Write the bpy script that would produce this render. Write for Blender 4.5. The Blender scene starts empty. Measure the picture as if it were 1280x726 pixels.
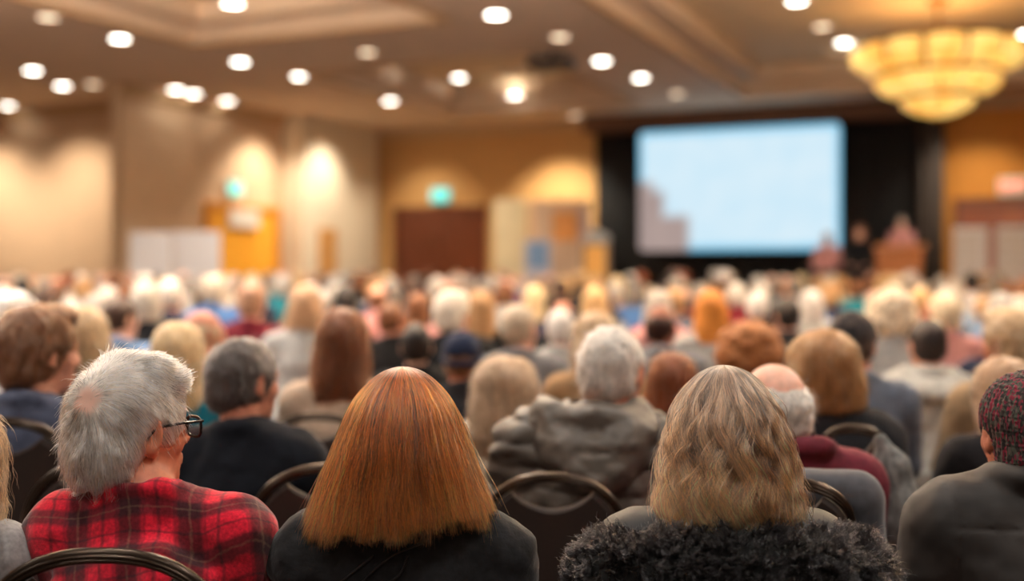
import bpy, math, random, time
import numpy as np
from mathutils import Vector, Matrix
T0 = time.time()
R = math.radians
rng = np.random.default_rng(7)
random.seed(11)
scene = bpy.context.scene
COL = scene.collection

# ------------------------------------------------------------------ camera numbers
F = 1400.0          # focal length in pixels of a 1280 wide frame
HX, HY = 640.0, 331.0
CAMZ = 1.47
def X(px, d): return (px - HX) * d / F
def Z(py, d): return CAMZ - (py - HY) * d / F
ROOM = R(24)
U = Vector((math.cos(ROOM), -math.sin(ROOM), 0)); V = Vector((math.sin(ROOM), math.cos(ROOM), 0))
def st(s, t, z=0.0): return Vector((U.x*s + V.x*t, U.y*s + V.y*t, z))
def to_st(x, y): return (x*U.x + y*U.y, x*V.x + y*V.y)
WALL_T, WALL_S, CEIL = 23.9, -14.66, 4.75
BAY_C, BAY_T, BAY_S = 15.6, 17.3, -23.0        # the hall widens into a bay on the left

# ------------------------------------------------------------------ materials
def newmat(name):
    m = bpy.data.materials.new(name); m.use_nodes = True
    nt = m.node_tree; b = nt.nodes['Principled BSDF']
    return m, nt, b
def L(nt, a, b): nt.links.new(a, b)
def N(nt, typ, **kw):
    n = nt.nodes.new(typ)
    for k, v in kw.items(): setattr(n, k, v)
    return n
def srgb(r, g, b):
    f = lambda c: (c/255/12.92) if c/255 <= .04045 else ((c/255+.055)/1.055)**2.4
    return (f(r), f(g), f(b), 1)
def noise_color(nt, col_socket_or_rgba, bsdf, scale=20, amount=.25, stretch=(1,1,1), coord='Object', bump=.0, detail=4, bumpdist=.004):
    tc = N(nt, 'ShaderNodeTexCoord'); mp = N(nt, 'ShaderNodeMapping')
    mp.inputs['Scale'].default_value = stretch
    L(nt, tc.outputs[coord], mp.inputs['Vector'])
    nz = N(nt, 'ShaderNodeTexNoise'); nz.inputs['Scale'].default_value = scale; nz.inputs['Detail'].default_value = detail
    L(nt, mp.outputs[0], nz.inputs['Vector'])
    mr = N(nt, 'ShaderNodeMapRange'); mr.inputs['From Min'].default_value = .3; mr.inputs['From Max'].default_value = .7
    mr.inputs['To Min'].default_value = 1-amount; mr.inputs['To Max'].default_value = 1+amount
    L(nt, nz.outputs['Fac'], mr.inputs['Value'])
    mx = N(nt, 'ShaderNodeMix', data_type='RGBA', blend_type='MULTIPLY'); mx.inputs['Factor'].default_value = 1
    if isinstance(col_socket_or_rgba, (tuple, list)): mx.inputs[6].default_value = col_socket_or_rgba
    else: L(nt, col_socket_or_rgba, mx.inputs[6])
    L(nt, mr.outputs[0], mx.inputs[7]); L(nt, mx.outputs[2], bsdf.inputs['Base Color'])
    if bump:
        bp = N(nt, 'ShaderNodeBump'); bp.inputs['Strength'].default_value = bump; bp.inputs['Distance'].default_value = bumpdist
        L(nt, nz.outputs['Fac'], bp.inputs['Height']); L(nt, bp.outputs[0], bsdf.inputs['Normal'])
    return mx
def mat(name, rgb, rough=.7, metal=0, scale=20, amount=.12, stretch=(1,1,1), bump=0, sheen=0, spec=.5, bumpdist=.004):
    m, nt, b = newmat(name)
    b.inputs['Roughness'].default_value = rough; b.inputs['Metallic'].default_value = metal
    b.inputs['Specular IOR Level'].default_value = spec
    if sheen:
        b.inputs['Sheen Weight'].default_value = sheen; b.inputs['Sheen Roughness'].default_value = .5
    noise_color(nt, srgb(*rgb), b, scale, amount, stretch, bump=bump, bumpdist=bumpdist)
    return m
def objmat(name, rough, scale, amount, stretch=(1,1,1), bump=0, sheen=0, sss=0, spec=.5, bumpdist=.004):
    m, nt, b = newmat(name)
    oi = N(nt, 'ShaderNodeObjectInfo')
    b.inputs['Roughness'].default_value = rough; b.inputs['Specular IOR Level'].default_value = spec
    if sheen: b.inputs['Sheen Weight'].default_value = sheen
    if sss:
        b.inputs['Subsurface Weight'].default_value = sss; b.inputs['Subsurface Scale'].default_value = .01
        b.inputs['Subsurface Radius'].default_value = (1, .35, .2)
    noise_color(nt, oi.outputs['Color'], b, scale, amount, stretch, bump=bump, bumpdist=bumpdist)
    return m
def emat(name, rgb, strength):
    m = bpy.data.materials.new(name); m.use_nodes = True; nt = m.node_tree
    nt.nodes.remove(nt.nodes['Principled BSDF'])
    e = N(nt, 'ShaderNodeEmission'); e.inputs['Color'].default_value = srgb(*rgb); e.inputs['Strength'].default_value = strength
    L(nt, e.outputs[0], nt.nodes['Material Output'].inputs['Surface'])
    return m

SKIN = objmat('skin', .5, 60, .12, bump=.15, bumpdist=.001)
CLOTH = objmat('cloth', .9, 35, .22, bump=.5, sheen=.04, spec=.2)
HAIRM = objmat('hair_mass', .5, 30, .45, stretch=(7,7,1), bump=.5, spec=.3, bumpdist=.003)
CURLM = objmat('curl_mass', .6, 55, .5, bump=.8, spec=.3)
def strand_mat(name, c_root, c_tip, use_obj=False, rough=.35, vari=.45, mid=None, tone=True):
    m = bpy.data.materials.new(name); m.use_nodes = True; nt = m.node_tree
    nt.nodes.remove(nt.nodes['Principled BSDF'])
    h = N(nt, 'ShaderNodeBsdfHairPrincipled'); h.parametrization = 'COLOR'
    hi = N(nt, 'ShaderNodeHairInfo')
    mr = N(nt, 'ShaderNodeMapRange'); mr.inputs['To Min'].default_value = 1-vari; mr.inputs['To Max'].default_value = 1+vari*.7
    L(nt, hi.outputs['Random'], mr.inputs['Value'])
    mx = N(nt, 'ShaderNodeMix', data_type='RGBA', blend_type='MULTIPLY'); mx.inputs['Factor'].default_value = 1
    if use_obj:
        oi = N(nt, 'ShaderNodeObjectInfo'); L(nt, oi.outputs['Color'], mx.inputs[6])
    else:
        cr = N(nt, 'ShaderNodeValToRGB')
        cr.color_ramp.elements[0].color = srgb(*c_root); cr.color_ramp.elements[1].color = srgb(*c_tip)
        if mid:
            e = cr.color_ramp.elements.new(.45); e.color = srgb(*mid)
        L(nt, hi.outputs['Intercept'], cr.inputs[0]); L(nt, cr.outputs[0], mx.inputs[6])
    at = N(nt, 'ShaderNodeAttribute', attribute_name='tone'); mu = N(nt, 'ShaderNodeMath', operation='MULTIPLY')
    L(nt, mr.outputs[0], mu.inputs[0]); L(nt, at.outputs['Fac'], mu.inputs[1])
    L(nt, mu.outputs[0], mx.inputs[7]); L(nt, mx.outputs[2], h.inputs['Color'])
    h.inputs['Roughness'].default_value = rough; h.inputs['Radial Roughness'].default_value = .45
    L(nt, h.outputs[0], nt.nodes['Material Output'].inputs['Surface'])
    return m
STRAND_OBJ = strand_mat('hair_strand_tint', (0,0,0), (0,0,0), True)

# ------------------------------------------------------------------ object helpers
def tag(o, label=None, cat=None, group=None, kind=None):
    if label: o['label'] = label
    if cat: o['category'] = cat
    if group: o['group'] = group
    if kind: o['kind'] = kind
    return o
def link(name, data, parent=None, loc=None, rot=None, color=None, mats=None):
    o = bpy.data.objects.new(name, data); COL.objects.link(o)
    if parent is not None: o.parent = parent
    if loc is not None: o.location = loc
    if rot is not None: o.rotation_euler = rot
    if color is not None: o.color = color
    if mats is not None and data is not None:
        data.materials.clear()
        for m in (mats if isinstance(mats, (list, tuple)) else [mats]): data.materials.append(m)
    return o
def empty(name, loc, rotz=0):
    o = bpy.data.objects.new(name, None); COL.objects.link(o)
    o.location = loc; o.rotation_euler = (0, 0, rotz); o.empty_display_size = .1
    return o
def np_mesh(name, v, f, smooth=True):
    me = bpy.data.meshes.new(name)
    v = np.asarray(v, np.float32); f = np.asarray(f, np.int32)
    n, k = f.shape
    me.vertices.add(len(v)); me.vertices.foreach_set('co', v.ravel())
    me.loops.add(n*k); me.loops.foreach_set('vertex_index', f.ravel())
    me.polygons.add(n)
    me.polygons.foreach_set('loop_start', np.arange(0, n*k, k, dtype=np.int32))
    me.polygons.foreach_set('loop_total', np.full(n, k, np.int32))
    me.polygons.foreach_set('use_smooth', np.full(n, smooth, bool))
    me.update(calc_edges=True); me.validate()
    return me

class MB:
    """collects simple solids into one mesh"""
    def __init__(s): s.v = []; s.f = []; s.sm = []
    def add(s, vs, fs, smooth=False):
        b = len(s.v); s.v += [tuple(p) for p in vs]; s.f += [tuple(i+b for i in q) for q in fs]; s.sm += [smooth]*len(fs)
    def box(s, c, h, M=None):
        vs = [Vector((c[0]+h[0]*i, c[1]+h[1]*j, c[2]+h[2]*k)) for i in (-1,1) for j in (-1,1) for k in (-1,1)]
        if M: vs = [M @ p for p in vs]
        s.add(vs, [(0,1,3,2),(4,6,7,5),(0,4,5,1),(2,3,7,6),(0,2,6,4),(1,5,7,3)])
    def bevbox(s, c, h, r=.01, M=None):
        """box with chamfered vertical (z) edges and lids"""
        x, y, z = h
        ring = [(-x+r,-y),(x-r,-y),(x,-y+r),(x,y-r),(x-r,y),(-x+r,y),(-x,y-r),(-x,-y+r)]
        ring2 = [(a*(1-r/x), b*(1-r/y)) for a, b in ring]
        lv = [(ring2,-z),(ring,-z+r),(ring,z-r),(ring2,z)]
        vs = [Vector((c[0]+a, c[1]+b, c[2]+zz)) for rg, zz in lv for a, b in rg]
        if M: vs = [M @ p for p in vs]
        fs = [tuple(range(7,-1,-1)), tuple(range(24,32))]
        for k in range(3):
            for i in range(8): j = (i+1) % 8; fs.append((k*8+i, k*8+j, k*8+8+j, k*8+8+i))
        s.add(vs, fs)
    def tube(s, pts, r, n=10, r2=None, closed=False):
        pts = [Vector(p) for p in pts]; rings = []; up = None
        rr = r if isinstance(r, (list, tuple)) else [r]*len(pts)
        m = len(pts)
        for i, p in enumerate(pts):
            a = pts[(i-1) % m] if closed else pts[max(i-1, 0)]; b = pts[(i+1) % m] if closed else pts[min(i+1, m-1)]
            t = (b-a).normalized()
            if up is None: up = Vector((0,1,0)) if abs(t.y) < .9 else Vector((0,0,1))
            x = (up - t*up.dot(t)).normalized(); y = t.cross(x); up = x
            q = r2 if r2 else rr[i]
            rings.append([p + x*q*math.cos(2*math.pi*k/n) + y*rr[i]*math.sin(2*math.pi*k/n) for k in range(n)])
        vs = [p for rg in rings for p in rg]; fs = []
        for i in range(m if closed else m-1):
            for k in range(n):
                l = (k+1) % n; i2 = (i+1) % m
                fs.append((i*n+k, i*n+l, i2*n+l, i2*n+k))
        if not closed: fs += [tuple(range(n-1,-1,-1)), tuple(range((m-1)*n, m*n))]
        s.add(vs, fs, True)
    def lathe(s, prof, c=(0,0,0), n=32, M=None, cap=True):
        vs = [Vector((c[0]+r*math.cos(2*math.pi*k/n), c[1]+r*math.sin(2*math.pi*k/n), c[2]+z)) for r, z in prof for k in range(n)]
        if M: vs = [M @ p for p in vs]
        fs = []
        for i in range(len(prof)-1):
            for k in range(n):
                l = (k+1) % n; fs.append((i*n+k, i*n+l, (i+1)*n+l, (i+1)*n+k))
        if cap: fs += [tuple(range(n-1,-1,-1)), tuple(range((len(prof)-1)*n, len(prof)*n))]
        s.add(vs, fs, True)
    def prism(s, outline, y0, y1, M=None):
        """outline in x,z, extruded along y"""
        n = len(outline)
        vs = [Vector((a, y0, b)) for a, b in outline] + [Vector((a, y1, b)) for a, b in outline]
        if M: vs = [M @ p for p in vs]
        fs = [tuple(range(n)), tuple(range(2*n-1, n-1, -1))] + [(i, n+i, n+(i+1) % n, (i+1) % n) for i in range(n)]
        s.add(vs, fs)
    def build(s, name, m, parent=None, loc=None, rot=None, color=None, data_only=False):
        me = bpy.data.meshes.new(name); me.from_pydata([tuple(p) for p in s.v], [], s.f)
        me.polygons.foreach_set('use_smooth', s.sm); me.update()
        for q in (m if isinstance(m, (list, tuple)) else [m]): me.materials.append(q)
        if data_only: return me
        return link(name, me, parent, loc, rot, color)

# ------------------------------------------------------------------ distance fields -> meshes
def smin(a, b, k):
    if k <= 1e-6: return np.minimum(a, b)
    h = np.clip(.5 + .5*(b-a)/k, 0, 1)
    return b + (a-b)*h - k*h*(1-h)
def rotz(a): return np.array([[math.cos(a), -math.sin(a), 0], [math.sin(a), math.cos(a), 0], [0, 0, 1]])
def rotx(a): return np.array([[1,0,0],[0, math.cos(a), -math.sin(a)], [0, math.sin(a), math.cos(a)]])
def roty(a): return np.array([[math.cos(a),0,math.sin(a)],[0,1,0],[-math.sin(a),0,math.cos(a)]])
def el(c, r, M=None):
    c = np.array(c, float); r = np.array(r, float)
    def f(P):
        q = P - c
        if M is not None: q = q @ M
        k0 = np.sqrt(((q/r)**2).sum(-1)); k1 = np.sqrt(((q/(r*r))**2).sum(-1)) + 1e-9
        return k0*(k0-1)/k1
    m = r.max() if M is not None else r
    return f, c-m, c+m
def rc(a, b, r1, r2=None):
    a = np.array(a, float); b = np.array(b, float); r2 = r1 if r2 is None else r2
    ba = b-a; l2 = max(ba.dot(ba), 1e-9)
    def f(P):
        q = P-a; h = np.clip((q @ ba)/l2, 0, 1)
        return np.sqrt(((q - h[..., None]*ba)**2).sum(-1)) - (r1 + (r2-r1)*h)
    m = max(r1, r2)
    return f, np.minimum(a, b)-m, np.maximum(a, b)+m
def half(n, d):
    """inside where n.p < d"""
    n = np.array(n, float); n = n/np.linalg.norm(n)
    def f(P): return P @ n - d
    return f, np.full(3, -9.), np.full(3, 9.)
def xf(prim, c, M, s=1.0):
    """put a primitive of a local frame at c, turned by M, scaled by s"""
    f, lo, hi = prim; c = np.array(c, float)
    def g(P): return f(((P-c) @ M)/s)*s
    co = np.array([[(lo, hi)[i][0], (lo, hi)[j][1], (lo, hi)[k][2]] for i in (0,1) for j in (0,1) for k in (0,1)])
    co = (co @ M.T)*s + c
    return g, co.min(0), co.max(0)
class SDF:
    def __init__(s): s.ops = []; s.disp = None
    def add(s, p, k=.02): s.ops.append(('a', p, k)); return s
    def sub(s, p, k=.01): s.ops.append(('s', p, k)); return s
    def cut(s, p, k=.01): s.ops.append(('i', p, k)); return s
    def placed(s, c, M, sc=1.0):
        o = SDF(); o.ops = [(t, xf(p, c, M, sc), k*sc) for t, p, k in s.ops]
        if s.disp is not None:
            d = s.disp; c = np.array(c, float)
            o.disp = lambda P: d(((P-c) @ M)/sc)*sc
        return o
    def __call__(s, P):
        v = np.full(P.shape[:-1], 9.0)
        for t, (f, lo, hi), k in s.ops:
            g = f(P)
            v = smin(v, g, k) if t == 'a' else -smin(-v, g if t == 's' else -g, k)
        if s.disp is not None: v = v - s.disp(P)
        return v
    def grad(s, P, e=.002):
        g = np.stack([s(P+np.eye(3)[i]*e) - s(P-np.eye(3)[i]*e) for i in range(3)], -1)
        return g/(np.linalg.norm(g, axis=-1, keepdims=True)+1e-9)
    def bounds(s):
        lo = np.full(3, 9.); hi = np.full(3, -9.)
        for t, (f, a, b), k in s.ops:
            if t == 'a': lo = np.minimum(lo, a-k*.3); hi = np.maximum(hi, b+k*.3)
        return lo, hi
    def mesh(s, name, res):
        lo, hi = s.bounds(); lo = lo-2.5*res; hi = hi+2.5*res
        n = np.ceil((hi-lo)/res).astype(int)+1
        ax = [lo[i]+res*np.arange(n[i]) for i in range(3)]
        v = np.full(n, .5)
        for t, (f, a, b), k in s.ops:
            if t == 'i': sl = [slice(0, n[i]) for i in range(3)]
            else:
                m = k + 3*res + .02
                i0 = np.clip(np.floor((a-m-lo)/res).astype(int), 0, n); i1 = np.clip(np.ceil((b+m-lo)/res).astype(int)+1, 0, n)
                sl = [slice(i0[i], i1[i]) for i in range(3)]
            G = np.stack(np.meshgrid(*[ax[i][sl[i]] for i in range(3)], indexing='ij'), -1)
            if G.size == 0: continue
            g = f(G); o = v[tuple(sl)]
            v[tuple(sl)] = smin(o, g, k) if t == 'a' else -smin(-o, g if t == 's' else -g, k)
        if s.disp is not None:
            m = np.abs(v) < .06
            P = np.stack([ax[i][w] for i, w in enumerate(np.nonzero(m))], -1)
            v[m] -= s.disp(P)
        return np_mesh(name, *surface_nets(v, lo, res))
def surface_nets(v, lo, res):
    ins = v < 0
    c = [(i, j, k) for i in (0,1) for j in (0,1) for k in (0,1)]
    nx, ny, nz = v.shape
    cnt = sum(ins[i:nx-1+i, j:ny-1+j, k:nz-1+k].astype(np.int8) for i, j, k in c)
    act = (cnt > 0) & (cnt < 8)
    I = np.argwhere(act); idx = np.full(act.shape, -1, np.int64); idx[act] = np.arange(len(I))
    cv = np.stack([v[I[:,0]+i, I[:,1]+j, I[:,2]+k] for i, j, k in c], 1)
    C = np.array(c, float); acc = np.zeros((len(I), 3)); w = np.zeros((len(I), 1))
    for a in range(8):
        for b in range(a+1, 8):
            if abs(C[a]-C[b]).sum() == 1:
                va, vb = cv[:, a], cv[:, b]; m = (va < 0) != (vb < 0)
                t = np.where(m, va/np.where(m, va-vb, 1), 0)
                acc += np.where(m[:, None], C[a]+(C[b]-C[a])*t[:, None], 0); w += m[:, None]
    pts = lo + res*(I + acc/np.maximum(w, 1))
    Q = []
    for ax_ in range(3):
        b, d = [(1,2),(2,0),(0,1)][ax_]
        s0 = [slice(None)]*3; s1 = [slice(None)]*3; s0[ax_] = slice(0,-1); s1[ax_] = slice(1,None)
        A = ins[tuple(s0)]; B = ins[tuple(s1)]
        E = np.argwhere(A != B); E = E[(E[:, b] > 0) & (E[:, d] > 0) & (E[:, b] < v.shape[b]-1) & (E[:, d] < v.shape[d]-1)]
        fl = A[E[:,0], E[:,1], E[:,2]]
        def g(ob, od):
            q = E.copy(); q[:, b] += ob; q[:, d] += od
            return idx[q[:,0], q[:,1], q[:,2]]
        q = np.stack([g(-1,-1), g(0,-1), g(0,0), g(-1,0)], 1)
        q[~fl] = q[~fl][:, ::-1]; Q.append(q)
    return pts, np.concatenate(Q)
def vnoise(P, seed=0):
    """smooth value noise, -1..1"""
    i = np.floor(P).astype(np.int64); f = P-i; f = f*f*(3-2*f)
    def h(a, b, c):
        n = (a*374761393 + b*668265263 + c*2147483647 + seed*1013904223) & 0x7fffffff
        n = ((n ^ (n >> 13))*1274126177) & 0x7fffffff
        return ((n ^ (n >> 16)) & 0xffff)/32767.5-1
    r = 0
    for a in (0,1):
        for b in (0,1):
            for c in (0,1):
                w = (f[...,0] if a else 1-f[...,0])*(f[...,1] if b else 1-f[...,1])*(f[...,2] if c else 1-f[...,2])
                r = r + w*h(i[...,0]+a, i[...,1]+b, i[...,2]+c)
    return r
def fbm(P, sc, seed=0, oct=2):
    return sum(vnoise(P*sc*2**o, seed+o)*.5**o for o in range(oct))

# ------------------------------------------------------------------ people
HEADC = np.array((0, .015, 1.18))
def head_ops(s, ear=1.0):
    """s: an SDF in the head frame, facing +Y"""
    s.add(el((0,-.010,.028), (.077,.097,.092)), .0)
    s.add(el((0,.03,-.03), (.061,.066,.085)), .03)
    s.add(el((0,.040,-.078), (.050,.050,.034)), .025)
    s.add(el((0,.080,-.100), (.020,.016,.015)), .02)
    s.add(rc((-.038,.086,.024), (.038,.086,.024), .011), .015)
    for x in (-1, 1):
        s.add(el((x*.045,.058,-.022), (.022,.026,.026)), .02)
        s.sub(el((x*.031,.100,.004), (.017,.014,.012)), .012)
        s.add(el((x*.031,.084,.003), (.0125,.0125,.0125)), .002)
    s.add(rc((0,.094,.014), (0,.115,-.028), .008, .012), .012)
    for x in (-1, 1): s.add(el((x*.013,.104,-.034), (.009,.010,.008)), .006)
    s.add(rc((-.018,.093,-.060), (.018,.093,-.060), .007), .008)
    s.add(rc((-.015,.091,-.071), (.015,.091,-.071), .008), .006)
    s.sub(rc((-.024,.101,-.0655), (.024,.101,-.0655), .002), .003)
    for x in (-1, 1):
        M = rotz(-x*.35) @ rotx(-.15)
        s.add(el((x*.083*(1+.08*(ear-1)),-.010,.002), (.009*ear,.021*ear,.034*ear), M), .006)
        s.add(el((x*.079,.000,-.028*ear), (.007,.010,.012)), .006)
        s.sub(el((x*.094*(1+.08*(ear-1)),-.008,.004), (.008,.011*ear,.019*ear), M), .006)
        s.add(el((x*.083,.006,-.004), (.005,.006,.008)), .003)
    return s
def body_sdf(yaw=0, pitch=0, ear=1.0, ebx=.205, hs=1.0, hc=HEADC, sw=.155, sz=.975, hands=True, ears=True):
    b = SDF()
    b.add(el((0,-.03,.55), (.165,.12,.11)), .0)
    b.add(el((0,-.005,.70), (.145,.11,.16)), .05)
    b.add(el((0,-.015,.87), (.155,.10,.14)), .05)
    b.add(rc((-sw,-.015,sz), (sw,-.015,sz), .052), .05)
    b.add(rc((hc[0],hc[1]-.035,hc[2]-.06), (0,-.03,sz+.02), .052, .06), .03)
    for x in (-1, 1):
        b.add(rc((0,-.035,sz+.06), (x*sw*.9,-.02,sz+.01), .045, .045), .03)
        sh, eb, wr = (x*(sw+.015),-.01,sz-.02), (x*ebx,.06,.72), (x*.125,.27,.655)
        b.add(rc(sh, eb, .050, .040), .03); b.add(rc(eb, wr, .040, .026), .015)
        kn, an = (x*.125,.42,.50), (x*.125,.41,.09)
        b.add(rc((x*.09,-.02,.53), kn, .085, .058), .04); b.add(rc(kn, an, .055, .036), .02)
        b.add(rc((x*.125,.39,.045), (x*.14,.56,.03), .038, .026), .03)
        if hands:
            w = np.array(wr)
            b.add(el(w+(-x*.012,.055,-.018), (.038,.048,.015)), .012)
            for k in range(4):
                o = w+(-x*.012+(k-1.5)*.019, .095, -.016)
                l = (.036,.042,.039,.03)[k if x < 0 else 3-k]
                m1 = o+(0,l,-.010); b.add(rc(o, m1, .0085, .008), .004); b.add(rc(m1, m1+(0,l*.6,-.024), .008, .0065), .003)
            t0 = w+(-x*.04,.03,-.018); t1 = t0+(-x*.022,.035,-.006)
            b.add(rc(t0, t1, .011, .010), .008); b.add(rc(t1, t1+(x*.002,.03,-.008), .010, .008), .004)
    M = rotz(yaw) @ rotx(pitch)
    h = head_ops(SDF(), ear).placed(hc, M, hs)
    for i, (t, p, k) in enumerate(h.ops): b.ops.append((t, p, .02 if i == 0 else k))
    return b
def jacket_sdf(inf=.02, sw=.155, sz=.975, hem=.50, collar=.0, bulk=1.0, folds=.004, seed=1, hood=False, collar_r=.068, slope=1.0, ebx=.212):
    j = SDF(); g = inf
    j.add(el((0,-.025,.58), (.165*bulk+g,.12+g,.13)), .0)
    j.add(el((0,-.008,.72), (.148*bulk+g,.112+g,.17)), .05)
    j.add(el((0,-.018,.87), (.160*bulk+g,.105+g,.145)), .05)
    j.add(rc((-sw,-.018,sz), (sw,-.018,sz), .054+g*.8), .05)
    j.add(rc((0,-.03,sz+.06*slope), (0,-.03,sz), .060+g*.4, .07+g), .03)
    for x in (-1, 1):
        j.add(rc((0,-.035,sz+.058*slope), (x*sw*.92,-.02,sz+.008), .048+g*.5), .03)
        sh, eb, wr = (x*(sw+.02),-.012,sz-.022), (x*ebx,.055,.72), (x*.13,.255,.658)
        j.add(rc(sh, eb, .052+g, .044+g), .035); j.add(rc(eb, wr, .044+g, .032+g), .02)
    j.cut(half((0,0,-1), -hem), .01)
    if collar:
        for k in range(16):
            a = 2*math.pi*k/16; b2 = 2*math.pi*(k+1)/16
            zc = sz+.075*slope
            p = lambda q: (collar_r*math.sin(q), -.025+collar_r*math.cos(q), zc + (.018*-math.cos(q)))
            j.add(rc(p(a), p(b2), collar), .015)
        j.sub(rc((0,-.02,sz+.10*slope), (0,-.0,sz+.35), collar_r-.016, collar_r-.01), .008)
    if folds:
        def d(P):
            Q = P*np.array((1,1,.6))
            return folds*(fbm(Q, 9, seed)*1.2 + .5*fbm(P, 24, seed+5)) + folds*.7*np.sin(P[...,2]*60 + 5*fbm(P, 6, seed+9) + 18*np.abs(P[...,0]))*np.clip(fbm(P, 5, seed+3)+.3, 0, 1)
        j.disp = d
    return j
def trousers_sdf():
    t = SDF()
    t.add(el((0,-.03,.545), (.18,.135,.10)), .0)
    for x in (-1, 1):
        kn, an = (x*.125,.425,.50), (x*.125,.41,.11)
        t.add(rc((x*.09,-.02,.54), kn, .098, .075), .04); t.add(rc(kn, an, .072, .06), .02)
    t.cut(half((0,0,-1), -.085), .005)
    t.disp = lambda P: .004*fbm(P, 14, 3)
    return t
def shoe_sdf(x):
    s = SDF(); s.add(rc((x*.125,.385,.05), (x*.14,.585,.036), .045, .032), 0); s.add(el((x*.125,.385,.085), (.042,.05,.045)), .02)
    s.cut(half((0,0,-1), -.004), .006)
    return s

# ---- hair shapes in the head frame
def hair_sdf(kind):
    h = SDF()
    def face(k=.012):
        h.sub(el((0,.135,-.05), (.072,.085,.115)), k)
    if kind == 'short':
        h.add(el((0,-.014,.030), (.087,.108,.104)), 0); h.add(el((0,-.045,-.03), (.072,.066,.055)), .03)
        face(); h.cut(half((0,.55,-1), .072), .01)
        for x in (-1, 1): h.sub(el((x*.09,.005,-.015), (.022,.035,.042)), .01)
        h.disp = lambda P: .004*fbm(P*np.array((1,1,.6)), 35, 2)
    elif kind == 'full':
        h.add(el((0,-.018,.034), (.096,.114,.108)), 0); h.add(el((0,-.05,-.04), (.085,.068,.065)), .03); h.add(el((0,.06,.105), (.06,.045,.03)), .03)
        face(); h.cut(half((0,.5,-1), .098), .012)
        for x in (-1, 1): h.sub(el((x*.098,.012,-.012), (.026,.03,.036)), .01)
        h.disp = lambda P: .006*fbm(P*np.array((1,1,.6)), 28, 4)
    elif kind == 'fringe':
        h.add(el((0,-.016,.010), (.086,.106,.085)), 0); h.add(el((0,-.05,-.035), (.07,.06,.05)), .02)
        h.sub(el((0,.05,.085), (.074,.115,.068)), .012); face()
        h.cut(half((0,.5,-1), .075), .01)
        for x in (-1, 1): h.sub(el((x*.09,.008,-.012), (.02,.032,.04)), .008)
        h.disp = lambda P: .003*fbm(P, 40, 6)
    elif kind == 'bob':
        h.add(el((0,-.018,.030), (.096,.115,.108)), 0); h.add(el((0,-.030,-.055), (.108,.100,.085)), .05); h.add(el((0,-.04,-.105), (.105,.085,.05)), .03)
        h.sub(el((0,.125,-.07), (.070,.10,.135)), .015); h.cut(half((0,.1,-1), .14), .015)
        h.disp = lambda P: .004*fbm(P*np.array((1,1,.25)), 45, 8)
    elif kind == 'long':
        h.add(el((0,-.016,.032), (.096,.113,.108)), 0); h.add(el((0,-.035,-.07), (.107,.095,.11)), .05); h.add(el((0,-.065,-.18), (.115,.065,.10)), .05)
        h.sub(el((0,.125,-.10), (.070,.105,.18)), .015); h.cut(half((0,.1,-1), .245), .02)
        h.disp = lambda P: .006*fbm(P*np.array((1,1,.2)), 40, 12)
    elif kind == 'curly':
        h.add(el((0,-.020,.030), (.112,.125,.115)), 0); h.add(el((0,-.035,-.05), (.118,.10,.085)), .05)
        h.sub(el((0,.14,-.06), (.068,.10,.12)), .015); h.cut(half((0,.2,-1), .125), .02)
        h.disp = lambda P: .012*fbm(P, 30, 21)
    return h
HAIR_RES = .009
def placed_len(f): return None

def sample_surface(me, n, keep=None):
    """random points on a mesh, by area"""
    nv = len(me.vertices); co = np.empty(nv*3, np.float32); me.vertices.foreach_get('co', co); co = co.reshape(-1, 3).astype(float)
    q = np.empty(len(me.polygons)*4, np.int32); me.polygons.foreach_get('vertices', q); q = q.reshape(-1, 4)
    a = np.linalg.norm(np.cross(co[q[:,2]]-co[q[:,0]], co[q[:,3]]-co[q[:,1]]), axis=1)
    if keep is not None: a = a*keep(co[q].mean(1))
    i = rng.choice(len(q), n, p=a/a.sum()); u, v = rng.random((2, n, 1))
    c = co[q[i]]
    return c[:,0]*(1-u)*(1-v)+c[:,1]*u*(1-v)+c[:,2]*u*v+c[:,3]*(1-u)*v
def strands_data(name, P, rad, m, tone=None, thick=0.0):
    """P: N x K x 3"""
    n, k = P.shape[:2]; rad = np.full(n, rad) if np.isscalar(rad) else np.asarray(rad); tone = np.ones(n) if tone is None else np.array(tone)
    if thick:
        q = rng.random(n); hi = q < thick; lo = q > 1-thick; rad = np.where(hi | lo, rad*rng.uniform(1.6, 2.6, n), rad); tone = np.where(hi, np.clip(tone, .8, 2)*1.55, np.where(lo, tone*.3, tone))
    hc = bpy.data.hair_curves.new(name); hc.add_curves([k]*n)
    hc.attributes['position'].data.foreach_set('vector', np.ascontiguousarray(P, np.float32).ravel())
    a = hc.attributes.get('radius') or hc.attributes.new('radius', 'FLOAT', 'POINT')
    t = np.linspace(0, 1, k)
    rr = np.asarray(rad).reshape(-1, 1)*np.ones((n, 1))*(1 - .75*t**2)[None]
    a.data.foreach_set('value', np.ascontiguousarray(rr, np.float32).ravel())
    tn = hc.attributes.new('tone', 'FLOAT', 'CURVE'); tn.data.foreach_set('value', np.ascontiguousarray(tone, np.float32))
    hc.materials.append(m)
    return hc
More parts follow.
